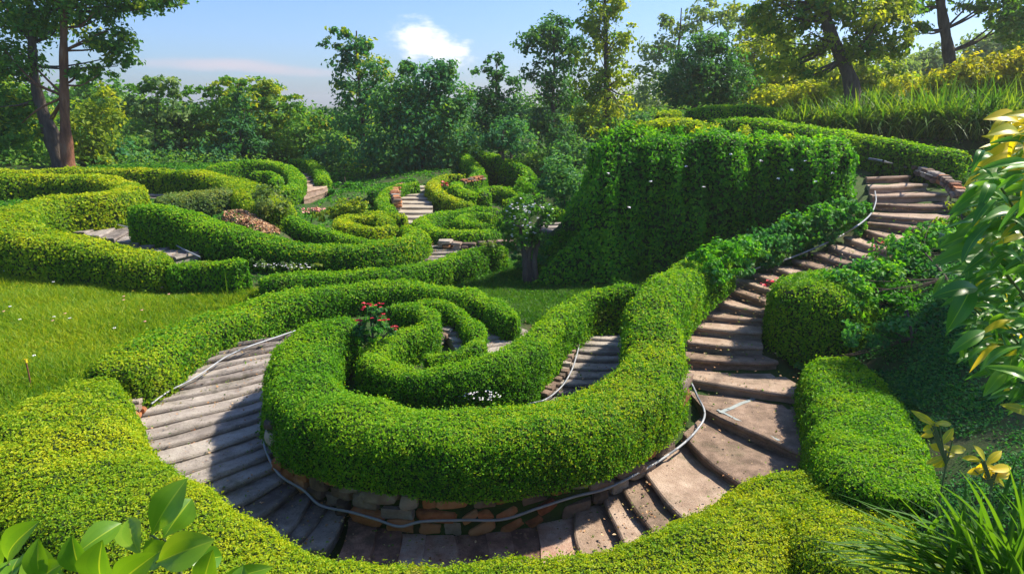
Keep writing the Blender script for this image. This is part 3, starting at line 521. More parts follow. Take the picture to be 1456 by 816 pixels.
def tree(label, Y, blobs, mat, trunks=None, dens=1.0, leafpx=4.2, bark='bark', name='tree', cat='tree', group=GT, rad=None, tuft=0.20, limbs=True, flat=1.0, mat2=None, frac2=0.3, minleaf=0.02):
    um = float(np.mean([b[0] for b in blobs])); vm = float(max(b[1]+b[3]*0.4 for b in blobs))
    mc = MB(); cs = crown(mc, blobs, Y, leafpx, dens, 0, tuft, flat=flat, minleaf=minleaf)
    if mat2: crown(mc, [b for b in blobs if rng.uniform() < 0.75], Y, leafpx, dens*frac2, 1, tuft, flat=flat, minleaf=minleaf)
    cm = np.mean([c for c, r in cs], 0); top = max(c[2] for c, r in cs)
    if trunks is None:
        bx = cm[0]+rng.uniform(-0.2, 0.2); g = gz(bx, Y); base = np.array([bx, Y, g-0.1]); hgt = max(0.5, top-g)
        p = spline([base, base*0.65+np.array([cm[0], Y, top])*0.35+rng.normal(size=3)*0.04*hgt, np.array([cm[0], cm[1], g+hgt*0.72]), np.array([cm[0]+rng.normal()*0.03*hgt, cm[1], top])], 12)
        r0 = rad or 0.028*hgt; tl = [(p, np.linspace(r0, r0*0.25, 12), bark)]
    else:
        tl = []
        for t in trunks:
            pp = np.array([D(a[0], a[1], Y+(a[3] if len(a) > 3 else 0)) for a in t['p']]); rr = np.array([a[2] for a in t['p']]); base = pp[0].copy()
            base[2] = gz(base[0], base[1])-0.1; pp = np.vstack([base, pp]) if pp[0][2] > base[2]+0.25 else np.vstack([base, pp[1:]]); rr = np.r_[rr[0]*1.35, rr] if len(pp) > len(rr) else np.r_[rr[0]*1.3, rr[1:]]
            q = spline(np.c_[pp, rr], 22); tl.append((q[:, :3], q[:, 3], t.get('m', bark)))
    base = tl[0][0][0].copy(); root = empty(name, (base[0], base[1], gz(base[0], base[1])), label, cat, group)
    for j, (p, r, bm) in enumerate(tl):
        mt = MB(); r = 0.72*r*(1+0.10*np.sin(np.arange(len(r))*1.7+j)); tube(mt, p, r, 9)
        if limbs:
            for i, (c, rd) in enumerate(cs):
                if i % len(tl) != j: continue
                if len(cs) > 1 or True:
                    k = int(np.argmin(np.linalg.norm(p-(c-np.array([0, 0, 0.6*rd[2]])), axis=1))); k = max(int(len(p)*(0.4 if trunks else 0.25)), min(len(p)-2, k-1))
                    for _ in range(3):
                        e = c+rng.normal(size=3)*rd*0.45; m_ = (p[k]+e)/2+np.array([0, 0, -0.06])*np.linalg.norm(e-p[k])+rng.normal(size=3)*0.05*np.linalg.norm(e-p[k])
                        tube(mt, spline([p[k], m_, e], 8), np.linspace(r[k]*0.30, r[k]*0.05+0.004, 8), 5)
        mt.build('trunk', M[bm], root)
    mc.build('crown', [M[mat]]+([M[mat2]] if mat2 else []), root)
    return root
def bush(label, Y, blobs, mat, **k):
    k.setdefault('name', 'shrub'); k.setdefault('cat', 'shrub'); k.setdefault('group', 'shrubs around the garden'); k.setdefault('rad', 0.03)
    return tree(label, Y, blobs, mat, **k)

# left side
tree('tall two-stemmed tree with one dark and one reddish trunk at the far left', 20.0,
     [(25, 15, 70, 38), (120, 12, 55, 26), (205, -2, 52, 20), (160, 55, 42, 20), (172, 88, 26, 12), (15, 85, 45, 30), (10, 140, 40, 28), (60, -50, 90, 40), (160, -50, 80, 36), (125, 104, 34, 12), (245, 0, 20, 10), (20, 190, 45, 25)], 'tree_mid',
     trunks=[dict(p=[(92, 240, 0.42), (72, 190, 0.30), (55, 140, 0.20), (47, 90, 0.16), (44, 20, 0.13), (30, -70, 0.08)]), dict(p=[(98, 241, 0.30, -0.3), (93, 180, 0.19, -0.3), (91, 110, 0.16, -0.3), (91, 40, 0.13, -0.3), (95, -80, 0.08, -0.3)], m='bark_red')], dens=1.0, leafpx=4.0, mat2='tree_yel', frac2=0.15)
tree('broad leafy tree at the far left edge behind the two stems', 24, [(0, 170, 55, 35), (35, 205, 50, 30), (-20, 120, 50, 40), (-60, 180, 60, 50)], 'tree_mid', mat2='tree_yel')
tree('light green bushy tree just right of the two-stemmed tree', 23.5, [(130, 185, 32, 38), (145, 150, 24, 24), (112, 215, 26, 22), (150, 222, 26, 18)], 'tree_yel')
tree('dull green tree far behind the two-stemmed tree', 34, [(150, 145, 50, 26), (185, 165, 45, 26), (110, 140, 30, 20)], 'tree_mid')
tree('feathery thin-crowned tree above the long back hedge', 26, [(226, 118, 32, 9), (205, 128, 26, 9), (200, 155, 34, 16), (238, 160, 36, 22), (225, 195, 30, 34), (250, 132, 20, 8)], 'tree_pale', dens=0.8, mat2='tree_mid', frac2=0.6)
tree('flat-topped spreading tree in the middle of the far left skyline', 27, [(345, 120, 55, 10), (298, 130, 40, 9), (392, 134, 38, 10), (350, 142, 60, 16), (408, 160, 32, 16), (300, 160, 40, 20), (370, 180, 55, 24), (290, 195, 36, 25)], 'tree_mid', mat2='tree_yel', frac2=0.5, flat=0.5)
tree('narrow dark tree inside the flat-topped spreading tree', 25, [(340, 165, 16, 26), (338, 195, 22, 30), (342, 140, 10, 12)], 'tree_dark')
tree('reddish tinged small tree left of the ragged tall tree', 26, [(445, 180, 34, 22), (455, 205, 32, 24), (425, 200, 28, 26), (462, 168, 16, 12)], 'tree_mid', mat2='tree_gold', frac2=0.06)
tree('tall ragged tree with wispy top left of the blue-green tree', 24, [(488, 44, 22, 9), (470, 62, 16, 8), (512, 62, 26, 14), (525, 90, 30, 22), (492, 90, 24, 18), (505, 125, 36, 24), (535, 135, 32, 28), (500, 165, 38, 30), (512, 205, 40, 35), (548, 105, 14, 12)], 'tree_blue', dens=0.75, mat2='tree_yel', frac2=0.2)
tree('broad blue-green round tree in the middle of the treeline', 22.5, [(600, 118, 45, 28), (562, 150, 42, 32), (640, 140, 34, 32), (600, 180, 66, 40), (560, 215, 52, 30), (645, 212, 42, 30), (630, 98, 22, 14), (578, 98, 18, 12), (600, 228, 50, 22)], 'tree_blue', dens=1.15, mat2='tree_mid', frac2=0.3)
tree('dark conifer-like tree with layered boughs left of the thin tall trees', 24, [(705, 84, 12, 12), (700, 102, 28, 9), (712, 118, 34, 9), (698, 134, 38, 11), (714, 150, 40, 12), (704, 168, 46, 16), (708, 192, 46, 20)], 'tree_dark', dens=1.2, leafpx=3.8)
tree('small rounded feathery tree on thin trunks beside the tall far hedge', 21, [(722, 185, 32, 18), (742, 200, 24, 18), (700, 200, 22, 16)], 'tree_blue', trunks=[dict(p=[(716, 236, 0.07), (714, 205, 0.05), (716, 185, 0.03)]), dict(p=[(726, 236, 0.07), (728, 205, 0.05), (730, 185, 0.03)])])
tree('airy tall tree right of the dark conifer-like tree', 26, [(792, 40, 30, 18), (764, 62, 28, 22), (795, 80, 32, 24), (815, 60, 18, 14), (772, 110, 28, 22), (796, 130, 30, 26), (776, 160, 34, 26), (795, 195, 38, 30)], 'tree_dark', dens=0.85, mat2='tree_mid', frac2=0.5)
tree('slender tall yellowish tree with a straight dark trunk', 24, [(862, 8, 30, 20), (846, 35, 28, 20), (880, 52, 24, 18), (852, 78, 34, 24), (882, 100, 26, 22), (842, 118, 32, 22), (870, 145, 38, 24), (845, 172, 36, 24), (885, 180, 26, 22), (860, -25, 34, 22)], 'tree_yel',
     trunks=[dict(p=[(864, 215, 0.20), (863, 150, 0.16), (862, 80, 0.12), (860, 0, 0.07), (858, -40, 0.04)])], dens=0.85, mat2='tree_mid', frac2=0.5)
tree('pale airy tree far behind the round dark tree', 33, [(940, 70, 34, 22), (975, 40, 36, 16), (1010, 12, 30, 16), (925, 105, 26, 26), (950, 25, 16, 10), (1030, 30, 20, 16), (930, 150, 26, 30)], 'tree_pale', dens=0.7)
tree('dense round dark tree above the hilltop hedges', 21.5, [(1000, 85, 46, 32), (972, 112, 38, 28), (1035, 112, 34, 28), (1000, 130, 50, 22), (960, 138, 30, 16), (1012, 62, 30, 16)], 'tree_dark', dens=1.3, leafpx=3.6, mat2='tree_mid', frac2=0.4, rad=0.12)
tree('bright yellow-green tree glowing behind the round dark tree', 26, [(1085, 85, 34, 34), (1062, 120, 36, 20), (1070, 55, 26, 20), (1050, 145, 30, 12), (1095, 120, 26, 22), (1052, 90, 22, 30)], 'tree_yel', dens=1.0)
tree('leaning tree with wide overhanging yellow-green crown near the top right', 17.5, [(1115, 28, 42, 22), (1180, 8, 52, 26), (1240, 28, 44, 24), (1150, 62, 50, 16), (1228, 72, 42, 18), (1105, 92, 34, 14), (1180, -40, 90, 36), (1275, 62, 26, 16), (1275, 10, 40, 20), (1150, 105, 24, 10), (1090, 10, 24, 16)], 'tree_yel',
     trunks=[dict(p=[(1212, 130, 0.26), (1200, 90, 0.22), (1180, 45, 0.19), (1168, 0, 0.15), (1160, -70, 0.08)])], dens=0.9, mat2='tree_mid', frac2=0.6)
tree('straight-trunked tree near the top right corner behind the golden shrubs', 20, [(1310, 2, 42, 14), (1395, 8, 40, 12), (1370, -38, 90, 32), (1430, 28, 26, 14), (1300, 40, 26, 10)], 'tree_mid', trunks=[dict(p=[(1352, 110, 0.26), (1346, 60, 0.20), (1338, 10, 0.17), (1330, -70, 0.12)])], dens=0.85, mat2='tree_yel', frac2=0.3)
tree('drooping tree cut by the right edge of the picture', 19, [(1450, 35, 32, 26), (1462, 75, 30, 22), (1480, 10, 50, 30)], 'tree_mid', dens=0.9)
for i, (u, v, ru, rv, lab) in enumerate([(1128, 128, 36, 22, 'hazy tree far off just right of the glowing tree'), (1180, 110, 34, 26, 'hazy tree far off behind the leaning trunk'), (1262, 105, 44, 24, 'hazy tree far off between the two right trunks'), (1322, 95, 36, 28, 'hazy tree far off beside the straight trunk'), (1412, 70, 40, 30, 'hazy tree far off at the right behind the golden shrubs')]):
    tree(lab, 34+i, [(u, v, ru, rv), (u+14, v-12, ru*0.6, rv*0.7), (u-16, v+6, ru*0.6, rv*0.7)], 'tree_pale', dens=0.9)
tree('sunlit yellow-green tree spreading low behind the leaning trunk', 23, [(1120, 105, 44, 24), (1165, 95, 44, 22), (1205, 118, 44, 18), (1250, 100, 40, 22), (1140, 130, 50, 16), (1285, 122, 34, 16), (1090, 128, 30, 16)], 'tree_yel', dens=1.1, mat2='tree_mid', frac2=0.2)
tree('airy light tree between the glowing tree and the leaning one', 27, [(1085, 40, 30, 24), (1115, 62, 30, 22), (1060, 20, 24, 18), (1135, 85, 30, 16)], 'tree_pale', dens=0.8, mat2='tree_yel', frac2=0.5)
# dark understory, every shrub its own
US = [(178, 226, 'dark low shrub right behind the long back hedge, leftmost'), (222, 222, 'dark low shrub under the feathery tree'), (262, 218, 'rounded low shrub right of the feathery tree'), (305, 222, 'dark low shrub under the flat-topped tree'), (352, 216, 'leafy low shrub behind the distant ring hedge'),
      (400, 214, 'low shrub above the top of the far narrow stairs'), (470, 226, 'low dark shrub right of the distant arc hedge'), (515, 235, 'dark low shrub under the ragged tall tree'), (560, 238, 'low bush at the foot of the blue-green tree, left side'), (605, 236, 'low bush at the foot of the blue-green tree, middle'), (645, 222, 'low bush left of the tall far hedge wall'),
      (765, 225, 'low dark bush right of the tall far hedge wall'), (815, 215, 'low dark bush behind the left end of the ivy wall'), (868, 208, 'low bush behind the ivy wall under the slender tree'), (1105, 140, 'sunny low shrub on the hill beside the hilltop hedge'), (1150, 132, 'sunny low shrub on the hill left of the leaning trunk'), (1285, 128, 'sunny low shrub on the hill right of the leaning trunk'), (60, 222, 'low shrub at the foot of the dark trunk'), (10, 228, 'low shrub at the left edge behind the back hedge'), (920, 185, 'low bush on the hill left of the hedge stub')]
for i, (u, v, lab) in enumerate(US):
    bush(lab, 24.5+(i*7 % 3)-(2 if u > 700 else 0)-(3 if u > 1000 else 0), [(u, v, 34, 22), (u-16, v+8, 22, 18), (u+18, v+6, 24, 18)], 'tree_yel' if u > 1000 else ['tree_blue', 'tree_dark', 'tree_mid'][i % 3], dens=1.2)
# the wood farther back
bl = ['far']
for i, u in enumerate(range(-90, 1580, 78)):
    vt = np.interp(u, [-90, 200, 440, 600, 900, 1100, 1600], [140, 150, 168, 160, 140, 115, 100]); hs = 34+(i*13 % 5)*3
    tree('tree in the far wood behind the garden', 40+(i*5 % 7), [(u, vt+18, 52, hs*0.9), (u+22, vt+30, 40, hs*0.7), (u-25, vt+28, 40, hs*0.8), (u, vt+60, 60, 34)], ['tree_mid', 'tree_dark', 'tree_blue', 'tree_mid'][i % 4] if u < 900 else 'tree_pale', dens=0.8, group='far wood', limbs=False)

def added_shade_tree():  # tree out of view, added only to cast shade on the right-hand ground
    g = np.array([8.6, 6.9, 0]); g[2] = gz(8.6, 6.9); root = empty('tree', g, 'unseen tree added beyond the right edge to shade the right bank', 'tree', GT)
    mt, mc = MB(), MB(); top = g+np.array([0.2, 0.1, 3.6]); tube(mt, spline([g-[0, 0, 0.1], g+[0.1, 0, 1.5], top], 12), np.linspace(0.2, 0.1, 12), 9)
    for c, rd in [((8.7, 7.0, 3.5), 1.2), ((8.2, 6.0, 3.3), 1.0), ((9.5, 7.6, 3.5), 1.0), ((8.8, 5.4, 3.5), 0.9), ((7.9, 7.9, 3.3), 0.8)]:
        c = np.array(c)+[0, 0, g[2]]; n = 5200; dr = norm(rng.normal(size=(n, 3))); p = c+dr*rd*rng.uniform(0.2, 1, (n, 1))**0.4; leafset(mc, p, dr, 0.10, 0, 1.0, 0.32); tube(mt, spline([g+[0.1, 0, 1.9], (g+[0.1, 0, 2.2]+c)/2, c], 8), np.linspace(0.08, 0.02, 8), 6)
    mt.build('trunk', M['bark'], root); mc.build('crown', M['tree_mid'], root)
added_shade_tree()
# shrubs inside the garden
bush('golden shrubs on the hill at the right above the long grasses', 17.5, [(1400, 102, 44, 20), (1450, 88, 36, 20), (1352, 116, 34, 16), (1305, 130, 26, 12), (1440, 118, 40, 20), (1490, 90, 40, 30)], 'tree_gold', mat2='tree_yel', frac2=0.6, leafpx=3.8, dens=1.2)
bush('small white-flowering tree with a dark gnarled trunk on the shaded lawn', 10.8, [(742, 300, 30, 18), (722, 318, 18, 14), (770, 308, 20, 18), (745, 335, 30, 18), (765, 335, 18, 16), (728, 345, 16, 12)], 'tree_mid', name='flowering_tree', cat='tree', trunks=[dict(p=[(750, 394, 0.09), (747, 372, 0.07), (743, 350, 0.05), (740, 325, 0.03)]), dict(p=[(762, 394, 0.08), (760, 370, 0.06), (765, 345, 0.05), (768, 320, 0.03)]), dict(p=[(756, 394, 0.07), (752, 366, 0.05), (758, 340, 0.03)])], dens=0.95, leafpx=4.0)
bush('dark leafy skirt of shoots round the foot of the white-flowering tree', 11.2, [(778, 365, 18, 20), (738, 368, 10, 12), (785, 385, 14, 10)], 'bluegreen', leafpx=4)
bush('grey-green rounded shrub left of the ivy wall', 13.8, [(795, 238, 24, 18), (805, 262, 28, 26), (786, 262, 20, 20), (812, 285, 20, 14)], 'tree_blue', leafpx=3.6, dens=1.2)
bush('bright green leafy mound below the end of the tall far hedge', 16.5, [(752, 262, 22, 12), (770, 270, 20, 14), (738, 272, 14, 8)], 'hedge', leafpx=3.6, dens=1.2)
bush('yellow-green puffy shrub behind the golden coil', 14.6, [(496, 292, 20, 9), (512, 288, 12, 8), (480, 300, 20, 10), (462, 305, 16, 8), (505, 300, 18, 8)], 'tree_yel', leafpx=3.4, dens=1.3)
bush('feathery olive bush at the end of the longest back hedge', 13.2, [(386, 284, 22, 20), (400, 296, 12, 12), (376, 300, 14, 14)], 'silver', leafpx=3.2, dens=1.2)
bush('low green bush on the bank right of the distant arc hedge', 19, [(488, 262, 16, 7), (478, 272, 14, 8), (505, 268, 18, 8)], 'hedge_d', leafpx=3.4)
bush('small pale leafy tuft on the low wavy hedge', 11.4, [(692, 344, 12, 6), (704, 346, 10, 5)], 'silver', leafpx=3.4)
bush('loose dark bushy row between the thick hedge limb and the stairs, lower part', 9.0, [(1000, 372, 24, 20, -0.5), (1025, 358, 28, 20, -0.2), (1052, 358, 26, 22, 0.1), (1012, 390, 26, 20, -0.5), (1045, 380, 24, 16, 0)], 'ivy', leafpx=5, dens=1.25, mat2='bluegreen', frac2=0.6, tuft=0.18, limbs=False)
bush('loose blue-green bushy row under the ivy wall beside the stairs, upper part', 9.9, [(1070, 352, 28, 20, -0.4), (1100, 338, 30, 22, -0.15), (1135, 326, 30, 22, 0), (1168, 312, 30, 20, 0.1), (1198, 302, 26, 18, 0.25), (1090, 366, 24, 12, -0.3), (1130, 350, 26, 14, 0), (1170, 334, 24, 12, 0.1), (1212, 322, 20, 12, 0.3), (1228, 300, 12, 14, 0.4)], 'bluegreen', leafpx=4.4, dens=1.6, mat2='ivy', frac2=0.6, tuft=0.18, limbs=False)
bush('sprawling loose bush right of the stairs behind the round-nosed hedge', 7.9, [(1195, 420, 36, 34, 0), (1240, 395, 40, 32, 0.4), (1285, 368, 40, 30, 0.8), (1330, 345, 36, 28, 1.2), (1355, 325, 24, 18, 1.6), (1255, 430, 40, 26, 0), (1310, 405, 42, 30, 0.5), (1360, 380, 40, 34, 0.9), (1400, 400, 40, 40, 0.7)], 'ivy', leafpx=5.0, dens=1.1, mat2='bluegreen', frac2=0.7, tuft=0.17, minleaf=0.03)
bush('dark underwood in the shade under the sprawling bush', 7.0, [(1225, 478, 34, 18, 0), (1290, 470, 40, 22, 0), (1350, 460, 40, 26, 0.2), (1410, 470, 46, 32, 0.2), (1150, 512, 24, 10, 0.6)], 'bluegreen', leafpx=5, dens=0.6)
bush('yellowish sprigs beside the upper stairs in front of the dark hedge', 9.4, [(1362, 300, 22, 12, 0.3), (1395, 290, 22, 16, 0), (1340, 318, 16, 8, 0)], 'tree_yel', leafpx=4.5, dens=0.8)
bush('flowering scrub on top of the ivy wall', 11.6, [(960, 180, 26, 8), (1010, 186, 28, 9), (1060, 190, 28, 9), (1110, 196, 30, 9), (1150, 203, 26, 8), (850, 184, 18, 7), (905, 178, 20, 6)], 'tree_yel', leafpx=3.4, dens=0.6, mat2='ivy', frac2=0.6, limbs=False)
def flowers(parent, pts, size, mat, n=5, name='flower'):
    mb = MB()
    for k in range(n):
        a = k*6.28/n; d = np.array([[math.cos(a), math.sin(a), 0.25]]); leafset(mb, d*size*0.4, np.array([[0.0, -0.4, 0.8]])+d*0.3, size, 0, 0.7, 0.4)
    me = None
    for p in pts[:100]:
        if me is None: o = mb.build(name, M[mat], None); me = o.data
        else: o = bpy.data.objects.new(name, me); C.objects.link(o)
        o.parent = parent; o.location = tuple(np.asarray(p)-np.array(parent.location)); o.rotation_euler = (0, 0, rng.uniform(0, 6.28))
def sprinkle(blobs, Y, n):     # points on the near side of blobs
    out = []
    for _ in range(n):
        b = blobs[rng.integers(len(blobs))]; a = rng.uniform(0, 6.28); r = rng.uniform(0, 1)**0.5; out.append(D(b[0]+math.cos(a)*r*b[2], b[1]+math.sin(a)*r*b[3], Y-0.9*b[2]*Y/FPX*math.sqrt(1-r*r*0.8)))
    return out
rb = bush('dark rose-like bush with bright red flowers at the start of the spiral', 7.0, [(530, 462, 20, 15), (520, 478, 16, 13), (548, 470, 14, 12), (532, 440, 14, 7), (510, 470, 10, 10)], 'tree_dark', name='rose_bush', leafpx=4.2, dens=0.9, group=None, mat2='ivy', frac2=0.4)
flowers(rb, sprinkle([(532, 433, 20, 5), (532, 436, 24, 6), (560, 465, 5, 4), (510, 458, 6, 5), (540, 450, 16, 8)], 7.0, 34), 0.026, 'red', 6)
wf = bush('low white-flowered ground bush inside the front curve of the central hedge', 6.55, [(640, 562, 24, 8), (672, 566, 26, 8), (705, 570, 24, 7), (625, 570, 14, 7)], 'silver', name='flower_bush', leafpx=3.6, dens=0.8, group=None, limbs=False)
flowers(wf, sprinkle([(640, 558, 26, 8), (680, 562, 36, 8)], 6.5, 80), 0.016, 'white', 5)
wf2 = bush('pale flowering ground plants beside the low wavy hedge', 10.5, [(385, 377, 20, 4), (420, 379, 20, 4), (450, 377, 14, 3), (365, 372, 12, 4)], 'silver', name='flower_bush', leafpx=3.2, dens=0.8, group=None, limbs=False)
flowers(wf2, sprinkle([(385, 377, 24, 4), (425, 378, 24, 4)], 10.4, 60), 0.016, 'white', 4)
wt = [o for o in C.objects if o.name.startswith('flowering_tree')][0]
flowers(wt, sprinkle([(748, 292, 26, 12), (770, 300, 18, 12), (735, 300, 16, 12), (745, 325, 24, 16)], 10.8, 60), 0.03, 'white', 5)
rf = bush('small bush with crimson flowers inside the far U-shaped hedge', 18.6, [(630, 263, 6, 4), (637, 266, 5, 3)], 'tree_dark', name='rose_bush', leafpx=3.2, group=None)
flowers(rf, sprinkle([(631, 262, 5, 4)], 18.4, 12), 0.07, 'red', 4)
pf = bush('salmon flowered ground plants left of the yellow-green puffy shrub', 14.8, [(440, 302, 18, 4), (455, 300, 12, 4)], 'tree_mid', name='flower_bush', leafpx=3, group=None, limbs=False)
flowers(pf, sprinkle([(445, 299, 20, 4)], 14.6, 30), 0.045, 'pink', 4)
iv = [o for o in C.objects if o.get('label', '').startswith('tall ivy')][0]
def wallpts(lst): return [D(u, v, 9.85-0.0006*(u-850)) for u, v in lst]
for q_ in wallpts([(870, 250), (932, 262), (985, 240), (1050, 222), (1095, 232), (1120, 258), (1160, 232), (1175, 262), (1200, 250), (1010, 270), (900, 300), (1140, 245)]): flowers(iv, [q_+np.array([0, 0.35, 0])], 0.035, 'white', 4)

# strap-leaved clumps on the hill
def strap(mb, base, d, ln, w, droop, seg=7, tint=None):
    d = np.asarray(d, float); d = d/np.linalg.norm(d); side = np.cross(d, [0, 0, 1.0]); side = side/max(np.linalg.norm(side), 1e-6)
    s = np.linspace(0, 1, seg); p = base+d*(ln*s)[:, None]; p[:, 2] -= droop*ln*s**2.2; wd = w*np.sin(np.clip(0.12+s*0.95, 0, 1)*math.pi*0.97)**0.6*(1-s*0.3); wd[-1] = w*0.05
    nrm = np.cross(side, d); V = np.stack([p-side*wd[:, None]/2+nrm*wd[:, None]*0.25, p, p+side*wd[:, None]/2+nrm*wd[:, None]*0.25], 1).reshape(-1, 3)
    i = np.arange(seg-1)*3; q = np.concatenate([np.stack([i, i+1, i+4, i+3], 1), np.stack([i+1, i+2, i+5, i+4], 1)]); mb.add(V, q, 0, rng.uniform(0, 1) if tint is None else tint, True)
GC = [(1118, 168, 14.8, 0.8), (1150, 166, 14.6, 0.95), (1185, 168, 14.3, 1.1), (1222, 172, 14.0, 1.25), (1262, 176, 13.8, 1.35), (1300, 182, 13.6, 1.35), (1338, 182, 13.4, 1.45), (1375, 186, 13.2, 1.4), (1412, 186, 13.0, 1.45), (1450, 188, 12.8, 1.5), (1240, 150, 16.2, 1.0), (1320, 152, 16, 1.0), (1400, 155, 15.6, 1.1)]
gl = ['leftmost and shortest', 'second from the left', 'third from the left', 'fourth from the left', 'left of the middle', 'in the middle', 'right of the middle', 'third from the right', 'second from the right', 'at the right edge', 'behind the others under the leaning tree', 'behind the others by the straight trunk', 'behind the others at the far right']
for (u, v, y, s_), w_ in zip(GC, gl):
    y += 1.4; v -= 6
    b = D(u, v, y); b[2] = gz(b[0], b[1]); mb = MB()
    for _ in range(300):
        a = rng.uniform(0, 6.28); el = rng.uniform(0.75, 1.5); d = (math.cos(a)*math.cos(el), math.sin(a)*math.cos(el), math.sin(el))
        strap(mb, b+np.array([rng.normal()*0.14, rng.normal()*0.14, 0]), d, s_*rng.uniform(0.75, 1.35), 0.034, rng.uniform(0.2, 0.85), 7)
    tag(mb.build('grass_clump', M['blade'], origin=b), 'strap-leaved grass clump on the hill, '+w_, 'grass clump', 'grass clumps on the hill')
# ------------------------------------------------------------------ ground cover and lawns
def segdist(xy):
    a = SEG[:, 0:2]; b = SEG[:, 3:5]; ab = b-a; l2 = (ab**2).sum(1); dm = np.empty(len(xy)); zz = np.empty(len(xy))
    for i in range(0, len(xy), 4000):
        p = xy[i:i+4000]; t = np.clip(((p[:, None]-a[None])*ab[None]).sum(2)/l2, 0, 1); c = a[None]+t[..., None]*ab[None]
        d = np.sqrt(((p[:, None]-c)**2).sum(2)); k = d.argmin(1); r_ = np.arange(len(p)); dm[i:i+4000] = d[r_, k]; zz[i:i+4000] = SEG[k, 2]
    return dm, zz
def inpoly(uv, poly):
    poly = np.asarray(poly, float); x, y = uv[:, 0], uv[:, 1]; c = np.zeros(len(uv), bool); j = len(poly)-1
    for i in range(len(poly)):
        xi, yi = poly[i]; xj, yj = poly[j]; c ^= ((yi > y) != (yj > y)) & (x < (xj-xi)*(y-yi)/(yj-yi+1e-12)+xi); j = i
    return c
def lawn(name, label, cat, poly, box, n, hgt, mat, wdt=0.010):
    xy = np.c_[rng.uniform(box[0], box[1], n), rng.uniform(box[2], box[3], n)]; z = bedded(xy); uv = project(np.c_[xy, z]); ok = inpoly(uv, poly)
    dm, _ = segdist(xy); ok &= dm > 0.3; xy, z = xy[ok], z[ok]; k = len(xy)
    base = np.c_[xy, z-0.01]; h_ = hgt*rng.uniform(0.5, 1.4, k)*(1+0.35*wob(base, 2.2)); a = rng.uniform(0, 6.28, k); ln = rng.uniform(0.05, 0.6, k)
    d = np.c_[np.cos(a)*ln, np.sin(a)*ln, np.ones(k)]; th = rng.uniform(0, 3.14, k); sd_ = np.c_[np.cos(th), np.sin(th), 0*th]*wdt
    m_ = base+d*(h_*0.55)[:, None]; t_ = m_+np.c_[d[:, 0]*2.2, d[:, 1]*2.2, 0.8*d[:, 2]]*(h_*0.5)[:, None]
    V = np.stack([base-sd_*0.5, base+sd_*0.5, m_+sd_*0.42, m_-sd_*0.42, t_+sd_*0.06, t_-sd_*0.06], 1).reshape(-1, 3); i = np.arange(k)*6
    q = np.concatenate([np.stack([i, i+1, i+2, i+3], 1), np.stack([i+3, i+2, i+4, i+5], 1)]); mb = MB(); tt = rng.uniform(0, 1, k); mb.add(V, q, 0, np.r_[tt, tt])
    o = mb.build(name, M[mat]); tag(o, label, cat, None, 'stuff'); print(name, k); return o
lawn('lawn_grass', 'sunlit long grass of the flowery lawn at the left', 'grass', [(-40, 360), (60, 385), (240, 405), (330, 418), (420, 408), (330, 450), (215, 480), (150, 520), (90, 560), (-40, 620)], (-8.8, -2.6, 6.0, 11.2), 230000, 0.085, 'grass')
lawn('lawn_grass', 'short grass with shade in its colour below the ivy wall and the flowering tree', 'grass', [(560, 400), (640, 385), (730, 360), (860, 360), (960, 400), (900, 420), (760, 470), (700, 430)], (-2.2, 3.0, 7.8, 12.6), 130000, 0.045, 'grass_d')
def cover(name, label, n, box, size, mats, keep=None, lift=0.03, dark=False):
    xy = np.c_[rng.uniform(box[0], box[1], n), rng.uniform(box[2], box[3], n)]; dm, _ = segdist(xy); ok = dm > 0.27
    xy = xy[ok]; z = bedded(xy); p = np.c_[xy, z]; ok = wob(p, 1.8, 2)+wob(p, 7, 5)*0.6+rng.normal(size=len(p))*0.5 > -0.3
    if keep is not None: ok &= inpoly(project(p), keep)
    p = p[ok]; d = np.linalg.norm(p-np.array([0, 0, ZC]), axis=1); p[:, 2] += rng.uniform(0, 1, len(p))*lift
    mb = MB(); leafset(mb, p, np.tile([0, 0, 1.0], (len(p), 1)), np.maximum(size, 0.0045*d), 0, 1.0, 0.3, up=0.0)
    o = mb.build(name, mats); tag(o, label, 'ground plants', None, 'stuff'); print(name, len(p)); return o
cover('ground_cover', 'low leafy ground cover between the hedges', 190000, (-14, 10, 3.5, 24), 0.025, [M['hedge_d']])
cover('ground_cover', 'dark weedy ground cover in the shade at the lower right', 260000, (2.6, 7.5, 2.6, 9.5), 0.022, [M['bluegreen']], lift=0.06)
cover('ground_cover', 'woodland floor plants under the far trees', 90000, (-30, 24, 22, 42), 0.05, [M['tree_mid']], lift=0.4)
